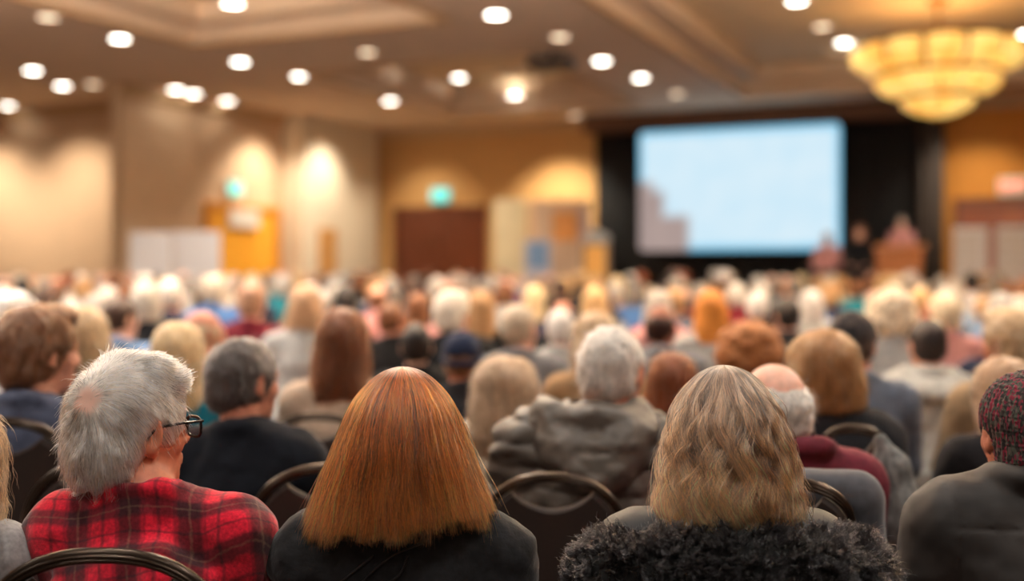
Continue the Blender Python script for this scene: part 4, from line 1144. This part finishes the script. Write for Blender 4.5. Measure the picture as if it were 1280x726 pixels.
curtain('side_curtain', b1+.02, b2, WALL_T-.55, .02, 4.40, mat('taupe_drape', (64,54,48), .85, amount=.12), 'narrow taupe curtain at the right end of the black curtain', .06, .26)
# ---- projection screen
sx0, _, sz1 = hit(800, 166, t=WALL_T-.62); sx1, _, _ = hit(1051, 160, t=WALL_T-.62); sz0 = hit(925, 313, t=WALL_T-.62)[2]
scr = empty('projection_screen', st((sx0+sx1)/2, WALL_T-.66, sz0), -ROOM); tag(scr, 'large lit projection screen hanging before the black curtain', 'screen')
W, H = (sx1-sx0), (sz1-sz0)
def slide_mat():
    m = bpy.data.materials.new('projected_slide'); m.use_nodes = True; nt = m.node_tree; nt.nodes.remove(nt.nodes['Principled BSDF'])
    tc = N(nt, 'ShaderNodeTexCoord'); sp = N(nt, 'ShaderNodeSeparateXYZ'); L(nt, tc.outputs['Object'], sp.inputs[0])
    def rng_(src, a, b, inv=False):
        n = N(nt, 'ShaderNodeMapRange'); n.inputs['From Min'].default_value = a; n.inputs['From Max'].default_value = b; L(nt, src, n.inputs['Value'])
        if inv: n.inputs['To Min'].default_value = 1; n.inputs['To Max'].default_value = 0
        return n.outputs[0]
    def mth(op, a, b):
        n = N(nt, 'ShaderNodeMath', operation=op)
        for i, q in enumerate((a, b)):
            if isinstance(q, float): n.inputs[i].default_value = q
            else: L(nt, q, n.inputs[i])
        return n.outputs[0]
    x, z = sp.outputs['X'], sp.outputs['Z']; e = .02*W
    def rect(x1, z1): return mth('MULTIPLY', rng_(x, x1-e, x1+e, True), rng_(z, z1-e, z1+e, True))
    bld = mth('MAXIMUM', mth('MAXIMUM', rect(-W/2+.13*W, .50*H), rect(-W/2+.26*W, .29*H)), rect(-W/2+.075*W, .58*H))
    nz = N(nt, 'ShaderNodeTexNoise'); nz.inputs['Scale'].default_value = 1.6; L(nt, tc.outputs['Object'], nz.inputs['Vector'])
    sky = N(nt, 'ShaderNodeValToRGB'); sky.color_ramp.elements[0].color = C(196,230,248); sky.color_ramp.elements[1].color = C(226,242,250); L(nt, nz.outputs['Fac'], sky.inputs[0])
    brd = N(nt, 'ShaderNodeMath', operation='MAXIMUM')
    ax = N(nt, 'ShaderNodeMath', operation='ABSOLUTE'); L(nt, x, ax.inputs[0])
    edge_ = mth('MAXIMUM', rng_(ax.outputs[0], W/2*.93, W/2*.985), mth('MAXIMUM', rng_(z, .07*H, .02*H), rng_(z, .93*H, .985*H)))
    mb_ = N(nt, 'ShaderNodeMix', data_type='RGBA'); L(nt, edge_, mb_.inputs['Factor']); L(nt, sky.outputs[0], mb_.inputs[6]); mb_.inputs[7].default_value = C(130,205,238)
    br = N(nt, 'ShaderNodeValToRGB'); br.color_ramp.elements[0].color = C(158,140,138); br.color_ramp.elements[1].color = C(186,164,156); L(nt, nz.outputs['Fac'], br.inputs[0])
    mx = N(nt, 'ShaderNodeMix', data_type='RGBA'); L(nt, bld, mx.inputs['Factor']); L(nt, mb_.outputs[2], mx.inputs[6]); L(nt, br.outputs[0], mx.inputs[7])
    em = N(nt, 'ShaderNodeEmission'); em.inputs['Strength'].default_value = .92; L(nt, mx.outputs[2], em.inputs['Color']); L(nt, em.outputs[0], nt.nodes['Material Output'].inputs['Surface'])
    return m
q = MB(); r = .12; o = []
for cx, cz, a0_ in ((W/2-r, H-r, 0), (-W/2+r, H-r, 90), (-W/2+r, r, 180), (W/2-r, r, 270)):
    o += [(cx+r*math.cos(R(a0_+k*15)), cz+r*math.sin(R(a0_+k*15))) for k in range(7)]
q.prism(o, -.012, .0); q.build('slide', slide_mat(), scr)
q = MB(); fw_ = .07
for c, h in (((0,.03,-fw_/2-.0),(W/2+fw_,.025,fw_/2)), ((0,.03,H+fw_/2),(W/2+fw_,.025,fw_/2)), ((-W/2-fw_/2,.03,H/2),(fw_/2,.025,H/2)), ((W/2+fw_/2,.03,H/2),(fw_/2,.025,H/2))): q.box(c, h)
q.box((0,.035,H/2),(W/2,.015,H/2)); q.build('frame', DRAPE, scr)
for x in (-.35*W, .35*W):
    q = MB(); q.tube([(x,.03,H+fw_),(x,.03,4.38-sz0)], .012, 8); q.build('hanger', BRONZE, scr)
# ---- stage and what stands on it
STG = .72
q = MB(); rbox(q, b0+1.3, b1+.25, WALL_T-2.9, WALL_T-.72, 0, STG); stg = q.build('stage', mat('dark_stage_deck', (40,32,30), .8)); tag(stg, 'low dark stage platform below the screen', 'stage')
q = MB(); rbox(q, b0+1.28, b1+.27, WALL_T-2.94, WALL_T-2.905, .02, STG-.03)
sk = q.build('skirt', DRAPE, stg)
OAK = mat('oak_veneer', (168,98,44), .4, amount=.25, scale=6, stretch=(5,5,.7))
ls, lt, _ = hit(1125, 305, t=WALL_T-2.3)
lec = empty('lectern', st(ls, lt, STG), -ROOM); tag(lec, 'orange-brown wooden lectern on the stage, speaker behind it', 'lectern')
q = MB(); q.bevbox((0,0,.03),(.36,.27,.03),.02); q.build('base', OAK, lec)
q = MB(); q.prism([(-.33,.06),(.33,.06),(.40,1.03),(-.40,1.03)], -.25, -.22); q.build('front_panel', OAK, lec)
for x in (-1, 1):
    q = MB(); q.add([Vector(p) for p in ((x*.33,-.22,.06),(x*.33,.2,.06),(x*.40,.2,1.10),(x*.40,-.22,1.03),(x*.30,-.22,.06),(x*.30,.2,.06),(x*.37,.2,1.10),(x*.37,-.22,1.03))], [(0,1,2,3),(7,6,5,4),(0,3,7,4),(1,5,6,2),(0,4,5,1),(3,2,6,7)]); q.build('side_panel', OAK, lec)
q = MB(); q.bevbox((0,0,0),(.45,.27,.018),.012, Matrix.Translation((0,-.01,1.075)) @ Matrix.Rotation(R(9),4,'X')); q.build('top', OAK, lec)
q = MB(); q.tube([(.12,.05,1.08),(.12,.04,1.22),(.11,.08,1.32)], .007, 8); q.tube([(.11,.08,1.32),(.108,.10,1.36)], .014, 8); q.build('microphone', BLACKP, lec)
def standing(px, ytop, t, shirt, hair, hcol, label, seated=False):
    s_, t_, zt = hit(px, ytop, t=t)
    b = link('person', STAND if not seated else BODY[0], color=SKINS[2]); p = st(s_, t_, STG); top = zt-STG
    full = 1.735 if not seated else EVAL_TOP[hair]
    k = top/full; b.location = p; b.scale = (k, k, k); b.rotation_euler = (0,0,math.pi-ROOM+random.uniform(-.2,.2))
    hc_ = (0,.015,1.60) if not seated else tuple(HEADC)
    link('hair', HAIR[hair], b, hc_, color=HC[hcol])
    if seated: link('jacket', JACK['plain'], b, color=JC[shirt]); link('trousers', TROUS, b, color=JC['black'])
    else: link('shirt', STJ, b, color=JC[shirt]); link('trousers', STT, b, color=JC['black'])
    tag(b, label, 'person', 'people on the stage'); PEOPLE.append((b, px, p.y)); return b
def stand_sdf(inf=0, part='body'):
    b = SDF(); dz = .42
    if part in ('body', 'shirt'):
        g = inf
        b.add(el((0,-.005,.98), (.16+g,.11+g,.12+g)), 0); b.add(el((0,0,1.13), (.145+g,.105+g,.16)), .05); b.add(el((0,-.01,1.29), (.155+g,.10+g,.14)), .05)
        b.add(rc((-.155,-.015,1.395), (.155,-.015,1.395), .052+g*.8), .05)
        for x in (-1, 1):
            b.add(rc((0,-.03,1.455), (x*.14,-.02,1.405), .044+g*.5), .03)
            sh, eb, wr = (x*.17,-.01,1.375), (x*.235,.06,1.12), (x*.16,.30,1.13)
            b.add(rc(sh, eb, .05+g, .04+g), .03); b.add(rc(eb, wr, .04+g, .027+g), .015)
            if part == 'body':
                w = np.array(wr); b.add(el(w+(-x*.01,.055,-.01), (.036,.048,.016)), .012)
                for k in range(4): b.add(rc(w+(-x*.01+(k-1.5)*.019,.09,-.012), w+(-x*.01+(k-1.5)*.019,.145-.006*abs(k-1.5),-.035), .0088, .007), .004)
                b.add(rc(w+(-x*.04,.03,-.01), w+(-x*.058,.08,-.02), .011, .009), .008)
    if part in ('body', 'trousers'):
        g = inf
        b.add(el((0,-.01,.93), (.16+g,.11+g,.11)), .03 if part == 'body' else 0)
        for x in (-1, 1):
            b.add(rc((x*.09,-.01,.90), (x*.105,.01,.48), .085+g, .055+g), .03); b.add(rc((x*.105,.01,.48), (x*.11,-.02,.09), .055+g, .04+g*1.3), .02)
            if part == 'body': b.add(rc((x*.11,-.04,.045), (x*.125,.15,.032), .038, .027), .03)
    if part == 'body':
        b.add(rc((0,-.02,1.54), (0,-.03,1.41), .052, .058), .03)
        h = head_ops(SDF()).placed((0,.015,1.60), np.eye(3))
        for i, (t, p, k) in enumerate(h.ops): b.ops.append((t, p, .02 if i == 0 else k))
    else: b.disp = lambda P: .004*fbm(P, 12, 3)
    return b
STAND = stand_sdf().mesh('body', .012); STAND.materials.append(SKIN)
STJ = stand_sdf(.02, 'shirt').mesh('shirt', .013); STJ.materials.append(CLOTH)
STT = stand_sdf(.018, 'trousers').mesh('trousers', .014); STT.materials.append(CLOTH)
standing(1127, 271, WALL_T-1.35, 'pink', 'short', 'grey', 'person in pale pink shirt speaking at the lectern')
standing(1075, 281, WALL_T-1.9, 'black', 'bob', 'brown', 'dark-clothed person on stage between screen and lectern', True)
standing(1034, 290, WALL_T-1.45, 'pink', 'short', 'silver', 'person in pinkish top on stage at the corner of the screen', True)
for b in (PEOPLE[-1][0], PEOPLE[-2][0]):
    o = empty('stage_chair', b.location, b.rotation_euler.z); o.scale = (b.scale.x,)*3
    tag(o, 'chair under the ' + ('pink-topped' if b is PEOPLE[-1][0] else 'dark-clothed') + ' person on stage', 'chair')
    link('back_frame', CF, o); link('backrest', CP, o); link('seat', CS, o); link('seat_frame', CSF, o)
    for l in CLG: link('leg', l, o)
# ---- doors
def door(n, s0, s1, z1, wall, m, double=True, frame=BROWNW, depth=.06):
    """wall 't': on the stage wall; 's': on the side wall (s0, s1 are then t values)"""
    def bx(mb, a, b, d0, d1, za, zb):
        if wall == 't': rbox(mb, a, b, WALL_T-d1, WALL_T-d0, za, zb)
        else: rbox(mb, WALL_S+d0, WALL_S+d1, a, b, za, zb)
    q = MB(); w = .11
    bx(q, s0-w, s0, .0, .10, 0, z1+w); bx(q, s1, s1+w, .0, .10, 0, z1+w); bx(q, s0, s1, .0, .10, z1, z1+w)
    o = q.build(f'door_{n}', frame); o['kind'] = 'structure'
    spans = ((s0, (s0+s1)/2-.005), ((s0+s1)/2+.005, s1)) if double else ((s0, s1),)
    for a, b in spans:
        q = MB(); bx(q, a+.004, b-.004, .01, .045, .01, z1-.005)
        k = (b-a)*.16
        for za, zb in ((.22, .95), (1.08, z1-.2)): bx(q, a+k, b-k, .045, .058, za, zb)
        lf = q.build('door_leaf', m, o)
        q = MB(); m_ = b-.09 if (a, b) == spans[0] else a+.09
        bx(q, m_-.012, m_+.012, .075, .10, .95, 1.25); bx(q, m_-.01, m_+.01, .045, .08, .96, .98); bx(q, m_-.01, m_+.01, .045, .08, 1.22, 1.24); q.build('door_handle', BRONZE, lf)
    return o
d0, d1 = hit(499, 300, t=WALL_T), hit(604, 300, t=WALL_T); door(1, d0[0], d1[0], hit(550, 264, t=WALL_T)[2], 't', BROWNW)
d0, d1 = hit(1200, 300, t=WALL_T), hit(1330, 300, t=WALL_T); door(2, d0[0], d1[0], hit(1240, 254, t=WALL_T)[2], 't', mat('red_mahogany', (128,62,30), .35, amount=.25, scale=8, stretch=(6,6,.6)))
YEL = mat('painted_doorway_glow', (246,172,48), .5, amount=.05)  # warm light of the opening, put into the leaf colour
d0, d1 = hit(258, 300, s=WALL_S), hit(343, 300, s=WALL_S); door(3, d0[1], d1[1], hit(300, 262, s=WALL_S)[2], 's', YEL, frame=mat('golden_oak', (222,150,60), .5, amount=.15))
nt_, nz_ = (d0[1]+d1[1])/2, hit(300, 271, s=WALL_S)[2]
q = MB(); rbox(q, WALL_S+.105, WALL_S+.112, nt_-.55, nt_+.45, nz_-.22, nz_+.16); tag(q.build('notice', mat('paper', (232,222,206), .8, amount=.03)), 'pale paper notice fixed across the top of the yellow door', 'notice')
_p = hit(398, 300, s=WALL_S+.55); _r = hit(419, 300, s=WALL_S+.55); _z = hit(408, 286, s=WALL_S+.55)[2]
q = MB(); rbox(q, WALL_S+.552, WALL_S+.60, _p[1], _r[1], .0, _z); o = q.build('board', mat('amber_board', (206,150,84), .6, amount=.1)); tag(o, 'narrow amber panel standing against the pale pillar', 'panel')
# ---- exit signs
def text_mesh(txt, size, m, parent, M):
    cu = bpy.data.curves.new('lettering', 'FONT'); cu.body = txt; cu.size = size; cu.align_x = 'CENTER'; cu.align_y = 'CENTER'; cu.extrude = .004
    t = bpy.data.objects.new('tmp', cu); COL.objects.link(t); dg = bpy.context.evaluated_depsgraph_get()
    me = bpy.data.meshes.new_from_object(t.evaluated_get(dg)); bpy.data.objects.remove(t); me.transform(M); me.materials.clear(); me.materials.append(m)
    return link('lettering', me, parent)
def exit_sign(s_, t_, z, wall, face, letter, label, w=.34, h=.22, body=(230,228,220)):
    rz = -ROOM if wall == 't' else -ROOM+math.pi/2
    o = empty('exit_sign', st(s_, t_, z), rz); tag(o, label, 'exit sign')
    q = MB(); q.bevbox((0,0,0),(w/2,.035,h/2),.012); q.build('housing', mat('sign_housing', body, .5, amount=.02), o)
    q = MB(); q.prism([(-w/2+.02,-h/2+.02),(w/2-.02,-h/2+.02),(w/2-.02,h/2-.02),(-w/2+.02,h/2-.02)], -.040, -.034); q.build('face', face, o)
    text_mesh('EXIT', h*.62, letter, o, Matrix.Translation((0,-.043,0)) @ Matrix.Rotation(R(90),4,'X'))
    q = MB(); q.box((0,.02,h/2+.02),(.05,.015,.03)); q.build('bracket', BRONZE, o)
TEAL = emat('teal_sign_light', (40,212,196), 1.5); TEALW = emat('pale_sign_light', (210,255,246), 1.7)
s_, t_, z = hit(551, 244, t=WALL_T-.06); exit_sign(s_, t_, z, 't', TEAL, TEALW, 'green lit exit sign above the brown double door', .52, .36)
s_, t_, z = hit(293, 236, s=WALL_S+.06); exit_sign(s_, t_, z, 's', emat('mint_sign_light', (90,224,196), 1.7), TEALW, 'small mint green exit sign above the yellow door', .46, .34)
s_, t_, z = hit(1266, 233, t=WALL_T-.06); exit_sign(s_, t_, z, 't', mat('white_sign_face', (226,214,196), .5, amount=.02), emat('red_letter_light', (255,62,44), 2.6), 'white exit sign with red letters above the reddish door', .52, .34)
# ---- boards, panels and stands around the edge of the hall
WHITEB = mat('white_board', (236,234,236), .6, amount=.03); METAL = mat('grey_metal', (120,120,124), .35, .8, amount=.05)
def easel_board(px0, px1, ytop, d, label, face, yaw=0.0, lines=False, zb=.75):
    x0, x1 = X(px0, d), X(px1, d); zt = Z(ytop, d); w = (x1-x0)/2
    o = empty('display_board', ((x0+x1)/2, d, 0), yaw); tag(o, label, 'display board', 'free-standing display boards')
    q = MB(); q.bevbox((0,0,(zt+zb)/2),(w,.015,(zt-zb)/2),.008); b = q.build('board', face, o)
    if lines:
        for i in range(7):
            zz = zt-.12-(zt-zb-.2)*i/6
            q = MB(); q.box((0,-.0165,zz),(w*.92,.001,.006)); q.build('rule', mat('pencil_grey', (190,182,178), .8, amount=.02), b)
        for i in range(4):
            q = MB(); q.box((-w*.9+w*1.8*i/3,-.0165,(zt+zb)/2),(.005,.001,(zt-zb)*.44)); q.build('rule', bpy.data.materials['pencil_grey'], b)
    for x in (-1, 1):
        q = MB(); q.tube([(x*w*.85,.02,zb+.2),(x*w*.85,.02,.012)], .014, 8); q.build('post', METAL, o)
        q = MB(); q.tube([(x*w*.85,-.25,.012),(x*w*.85,.28,.012)], .012, 8); q.build('foot', METAL, o)
    return o
easel_board(163, 214, 290, 19.3, 'white display board, left one of two before the tan wall', WHITEB, R(6))
easel_board(217, 275, 289, 19.9, 'white display board, right one of two beside the yellow door', WHITEB, R(4))
easel_board(1192, 1235, 284, 18.3, 'white chart on a stand, beside the curtain, ruled with lines', WHITEB, 0, True)
easel_board(1246, 1296, 283, 17.9, 'white ruled chart on a stand at the right picture edge', WHITEB, 0, True)
easel_board(617, 660, 249, 23.6, 'tall cream exhibit panel nearest the brown door', mat('cream_panel', (226,208,164), .7, amount=.12, scale=2), R(-10))
o = easel_board(663, 738, 250, 23.0, 'wide tan exhibit panel with an orange picture beside the curtain', mat('tan_panel', (222,190,158), .7, amount=.08, scale=2), R(-10))
q = MB(); zc = Z(283, 23.0); q.box((.10,-.022,zc),(.26,.005,.30)); q.build('picture', mat('orange_print', (232,160,88), .6, amount=.2, scale=4), o)
q = MB(); q.box((.50,-.022,zc-.05),(.10,.005,.42)); q.build('picture', mat('mauve_print', (190,168,166), .6, amount=.1, scale=4), o)
o = easel_board(655, 689, 300, 22.0, 'small board with a sky-blue poster before the tan exhibit panels', mat('pale_mount', (206,204,214), .7, amount=.05), R(-4))
q = MB(); q.box((0,-.020,Z(319, 22.0)),(.20,.004,.26)); q.build('poster', mat('blue_poster', (128,164,206), .6, amount=.12, scale=3), o)
k = empty('kiosk', (X(744, 21.4), 21.4, 0), R(-6)); tag(k, 'kiosk with amber panel and grey slanted top beside the curtain', 'kiosk')
zt = Z(303, 21.4)
q = MB(); q.bevbox((0,0,zt/2),(.27,.22,zt/2),.02); q.build('cabinet', mat('kiosk_grey', (132,112,92), .6, amount=.08), k)
q = MB(); q.box((.0,-.228,zt-.36),(.20,.006,.30)); q.build('front_panel', mat('amber_print', (232,172,88), .6, amount=.1), k)
q = MB(); q.prism([(-.22,zt+.005),(.28,zt+.005),(.28,zt+.12),(.06,zt+.25),(-.06,zt+.25)], -.16, .16); q.build('top', mat('kiosk_top_grey', (150,150,148), .5, amount=.05), k)
# ---- downlights
LENS = emat('downlight_lens', (255,246,232), 16); LENS.cycles.emission_sampling = 'NONE'
DIM = emat('dim_downlight_lens', (255,226,190), 3.0); DIM.cycles.emission_sampling = 'NONE'
TRIM = mat('white_trim', (224,216,204), .4, amount=.02)
ring = MB(); ring.lathe([(.125,.0),(.125,-.012),(.155,-.014),(.17,-.004),(.17,.0)], n=28, cap=False); ring = ring.build('trim_ring', TRIM, data_only=True)
def lensm(m, n):
    q = MB(); q.lathe([(.124,-.001),(.124,-.006),(.07,-.011),(.01,-.012)], n=28); return q.build(n, m, data_only=True)
LN, LD = lensm(LENS, 'lens'), lensm(DIM, 'lens')
def spot(loc, power, ang, blend, col, rad=.1, aim=None):
    l = bpy.data.lights.new('lamp', 'SPOT'); l.energy = power; l.spot_size = R(ang); l.spot_blend = blend; l.color = col; l.shadow_soft_size = rad
    o = bpy.data.objects.new('lamp', l); COL.objects.link(o); o.location = loc
    d = Vector(aim) if aim else Vector((0,0,-1)); o.rotation_euler = d.to_track_quat('-Z', 'Y').to_euler(); return o
def in_coffer(s_, t_, m=.5): return any(c[0]+m < s_ < c[1]-m and c[2]+m < t_ < c[3]-m for c in coffers)
def ceil_hit(px, py, z): k = (z-CAMZ)*F/(HY-py); return to_st(X(px, k), k)
WARM = (1, .91, .80); NEUT = (1, .95, .88)
DL = [(381,32,1),(514,78,1),(574,97,1),(643,119,1),(719,144,0),(300,77,1),(375,95,1),(488,126,1),(620,18,1),(700,46,0),(752,76,1),(801,97,1),(846,117,0),(1055,53,1),(1077,80,1),(1028,33,0),(996,1,1),
      (150,48,1),(60,21,0),(41,88,1),(78,107,1),(116,105,0),(10,132,1),(220,112,1),(242,117,1),(284,126,1),(291,4,1),(459,65,0),(1284,42,1)]
PL = {0: 'dim', 1: 'bright'}
near = lambda px, py: ('over the screen' if 760 < px < 900 else 'beside the chandelier' if px > 960 else 'above the yellow door' if 200 < px < 330 and py > 70 else 'over the bare left wall' if px < 200 else 'over the brown door' if 440 < px < 660 and py > 60 else 'near the top edge' if py < 50 else 'in mid ceiling')
groups = {}
for px, py, br in DL: groups.setdefault((near(px, py), br), []).append((px, py))
for g_ in groups.values(): g_.sort()
for px, py, br in DL:
    s_, t_ = ceil_hit(px, py, CEIL); z = CEIL-.0
    if any(c[0]-.15 < s_ < c[1]+.15 and c[2]-.15 < t_ < c[3]+.15 for c in coffers):
        s2, t2 = ceil_hit(px, py, CEIL+DEEP)
        if in_coffer(s2, t2, .5): s_, t_, z = s2, t2, CEIL+DEEP
        else:
            s3, t3 = ceil_hit(px, py, CEIL+.22)
            s_, t_, z = s3, t3, CEIL+.22
    o = empty('downlight', st(s_, t_, z-.001), -ROOM); link('trim_ring', ring, o); link('lens', LN if br else LD, o)
    g_ = groups[(near(px, py), br)]; i = g_.index((px, py))
    tag(o, f'{PL[br]} round downlight {near(px, py)}, ' + (f'{ORD[i]} from left of {len(g_)}' if len(g_) > 1 else 'the only one there'), 'downlight', 'round ceiling downlights')
    if br and t_ < 22 and abs(z-CEIL-.22) > .01 and s_ > WALL_S+1 and px not in (220, 242, 284): spot(st(s_, t_, z-.05), 310, 120, .8, WARM)
# the same rows of lamps carry on over the audience, above and behind the camera
for s_ in (-11.6, -8.9, -6.0, -2.2, 1.2, 4.2):
    for t_ in (-5.0, -2.0, 1.0, 4.2, 7.4, 10.6):
        z = CEIL+(DEEP if in_coffer(s_, t_, .4) else 0)
        k = 2.4 if s_ < -5 and -3 < t_ < 5 else .6 if s_ > -5 else .9
        spot(st(s_, t_, z-.05), 430*k, 120, .8, NEUT, .12)
# added lamps out of view, no fixtures: uplights and points to brighten the ceiling
for x, y in ((-6.0, 8.6), (-1.0, 8.2), (5.0, 8.4)):
    spot((x, y, 3.7), 2800, 172, .6, (1, .88, .74), .4, (0, 0, 1))
    l = bpy.data.lights.new('lamp', 'POINT'); l.energy = 260; l.color = (1, .90, .76); l.shadow_soft_size = .4
    o = bpy.data.objects.new('lamp', l); COL.objects.link(o); o.location = (x, y, 3.85)
# wall washers: lamps close to the walls that draw the scallops
for px, pw, o_ in ((318, 460, 1.1), (402, 430, 1.0)):
    a = hit(px, 200, s=WALL_S+(.55 if 345 < px < 455 else 0)); off = .55 if 345 < px < 455 else 0
    spot(st(WALL_S+off+o_, a[1], CEIL-.05), pw, 100, 1.0, (1, .87, .71), .05, RM.to_3x3() @ Vector((-.30, 0, -1)))
for px, pw in ((-4, 640), (104, 520)):
    a = hit(px, 200, t=BAY_T)
    spot(st(a[0], BAY_T-1.6, CEIL-.05), pw, 110, 1.0, (1, .85, .69), .05, RM.to_3x3() @ Vector((0, .3, -1)))
for px, pw in ((705, 900), (540, 260), (1225, 330)):
    a = hit(px, 200, t=WALL_T); spot(st(a[0], WALL_T-1.5, CEIL-.05), pw, 96, 1.0, (1, .88, .70), .05, RM.to_3x3() @ Vector((0, .3, -1)))
# ---- chandelier: three tiers of amber glass bowls
CD = 16.0; ch = empty('chandelier', (X(1172, CD), CD, Z(147, CD)), 0); tag(ch, 'three-tiered amber glass chandelier glowing above the right side', 'chandelier')
def glow(name, rgb, s): 
    m, nt, b = newmat(name); b.inputs['Roughness'].default_value = .35; b.inputs['Base Color'].default_value = C(*rgb)
    tc = N(nt, 'ShaderNodeTexCoord'); nz = N(nt, 'ShaderNodeTexNoise'); nz.inputs['Scale'].default_value = 3.2; nz.inputs['Detail'].default_value = 3; L(nt, tc.outputs['Object'], nz.inputs['Vector'])
    cr = N(nt, 'ShaderNodeValToRGB'); cr.color_ramp.elements[0].color = C(236,160,40); cr.color_ramp.elements[1].color = C(255,222,128); cr.color_ramp.elements[0].position = .3; cr.color_ramp.elements[1].position = .62
    L(nt, nz.outputs['Fac'], cr.inputs[0]); L(nt, cr.outputs[0], b.inputs['Emission Color']); b.inputs['Emission Strength'].default_value = s
    return m
AMB = glow('amber_glass', (236,190,110), .8)
u_ = CD/F
for nm, (y0, y1, hw0, hw1, n) in (('top_tier', (60, 92, 93, 74, 12)), ('middle_tier', (92, 121, 66, 48, 10)), ('bottom_tier', (117, 147, 39, 5, 8))):
    z0, z1 = (147-y0)*u_, (147-y1)*u_
    tier = None
    for i in range(n):
        a0_, a1_ = 2*math.pi*i/n+.03, 2*math.pi*(i+1)/n-.03
        vs = []; K, M_ = 5, 5
        for th in (0, .012):
            for k in range(K):
                f = k/(K-1); r_ = (hw1+(hw0-hw1)*math.sin(f*math.pi/2)**.85)*u_+.07*math.sin(math.pi*f)-th; z = z1+(z0-z1)*f**1.25
                for j in range(M_):
                    g_ = j/(M_-1); a = a0_+(a1_-a0_)*g_; rr = r_*(1+.09*math.sin(math.pi*g_)); vs.append((rr*math.cos(a), rr*math.sin(a), z))
        fs = []; o2 = K*M_
        for k in range(K-1):
            for j in range(M_-1):
                q_ = k*M_+j; fs.append((q_, q_+1, q_+M_+1, q_+M_)); fs.append((o2+q_, o2+q_+M_, o2+q_+M_+1, o2+q_+1))
        for k in range(K-1):
            for j in (0, M_-1): q_ = k*M_+j; fs.append((q_, q_+M_, o2+q_+M_, o2+q_))
        for j in range(M_-1):
            for k in (0, K-1): q_ = k*M_+j; fs.append((q_, o2+q_, o2+q_+1, q_+1))
        me = bpy.data.meshes.new('glass_panel'); me.from_pydata(vs, [], fs); me.polygons.foreach_set('use_smooth', [True]*len(fs)); me.materials.append(AMB)
        if tier is None:
            q = MB(); q.tube([(hw0*u_*math.cos(t), hw0*u_*math.sin(t), z0+.03) for t in np.linspace(0, 2*math.pi, 41)[:-1]], .035, 8, closed=True); q.tube([(hw1*u_*math.cos(t), hw1*u_*math.sin(t), z1-.02) for t in np.linspace(0, 2*math.pi, 41)[:-1]], .03, 8, closed=True)
            tier = q.build(nm, mat('antique_brass', (150,104,48), .35, .9) if 'antique_brass' not in bpy.data.materials else bpy.data.materials['antique_brass'], ch)
        link('glass_panel', me, tier)
BR = bpy.data.materials['antique_brass']
q = MB(); q.lathe([(.0,-.05),(.03,-.035),(.05,0),(.075,.02),(.06,.03)], n=20); q.build('finial', BR, ch)
zt = (CEIL+DEEP)-ch.location.z
q = MB(); q.tube([(0,0,.02),(0,0,zt-.03)], .022, 10); q.build('stem', BR, ch)
q = MB(); q.lathe([(.03,zt-.10),(.16,zt-.03),(.17,zt-.002)], n=24); q.build('canopy', BR, ch)
l = bpy.data.lights.new('lamp', 'POINT'); l.energy = 40; l.color = (1,.74,.42); l.shadow_soft_size = .35; o = bpy.data.objects.new('lamp', l); COL.objects.link(o); o.location = ch.location+Vector((0,0,.75))
# cove lamps on the coffer ledges, shining up
for (s0, s1, t0, t1) in coffers[:4]:
    for a, b, c, d in ((s0+.18, s0+.18, t0+.4, t1-.4), (s1-.18, s1-.18, t0+.4, t1-.4), (s0+.4, s1-.4, t0+.18, t0+.18), (s0+.4, s1-.4, t1-.18, t1-.18)):
        l = bpy.data.lights.new('cove_lamp', 'AREA'); l.shape = 'RECTANGLE'; ln = max(b-a, d-c); l.size = .12; l.size_y = .12
        if b-a > d-c: l.size = ln
        else: l.size_y = ln
        l.energy = 34*ln; l.color = (1, .82, .60); o = bpy.data.objects.new('cove_lamp', l); COL.objects.link(o)
        o.location = st((a+b)/2, (c+d)/2, CEIL+.24); o.rotation_euler = (math.pi, 0, -ROOM)
# ---- dark projector bracket on the ceiling beam
s_, t_ = ceil_hit(690, 64, CEIL); p = empty('projector', st(s_, t_, CEIL), -ROOM); tag(p, 'dark projector hanging from the ceiling in mid picture', 'projector')
q = MB(); q.tube([(0,0,0),(0,0,-.12)], .03, 10); q.build('mount', BLACKP, p)
q = MB(); q.bevbox((0,0,-.20),(.34,.22,.075),.03); q.build('body', mat('projector_black', (40,34,30), .5), p)
q = MB(); M_ = Matrix.Translation((.14,.22,-.20)) @ Matrix.Rotation(R(-90),4,'X'); q.lathe([(.055,0),(.055,.04),(.045,.05)], n=20, M=M_); q.build('lens', BLACKP, p)

# ------------------------------------------------------------------ camera, world, view
w = bpy.data.worlds.new('hall_light'); scene.world = w; w.use_nodes = True
w.node_tree.nodes['Background'].inputs[0].default_value = (1, .90, .79, 1); w.node_tree.nodes['Background'].inputs[1].default_value = .10
cd = bpy.data.cameras.new('camera'); cam = bpy.data.objects.new('camera', cd); COL.objects.link(cam)
cam.location = (0, 0, CAMZ); cam.rotation_euler = (R(90), 0, 0)
cd.sensor_width = 36; cd.lens = 36*F/1280; cd.shift_y = -(363-HY)/1280; cd.clip_end = 100
cd.dof.use_dof = True; cd.dof.focus_distance = 2.02; cd.dof.aperture_fstop = 1.18
scene.camera = cam
vs_ = scene.view_settings; vs_.view_transform = 'Standard'; vs_.look = 'None'; vs_.gamma = 1; vs_.use_curve_mapping = False; vs_.exposure = 0.13
scene.cycles_curves.shape = 'RIBBONS' if hasattr(scene, 'cycles_curves') else None

print('total', round(time.time()-T0, 1), 'people', len(PEOPLE))
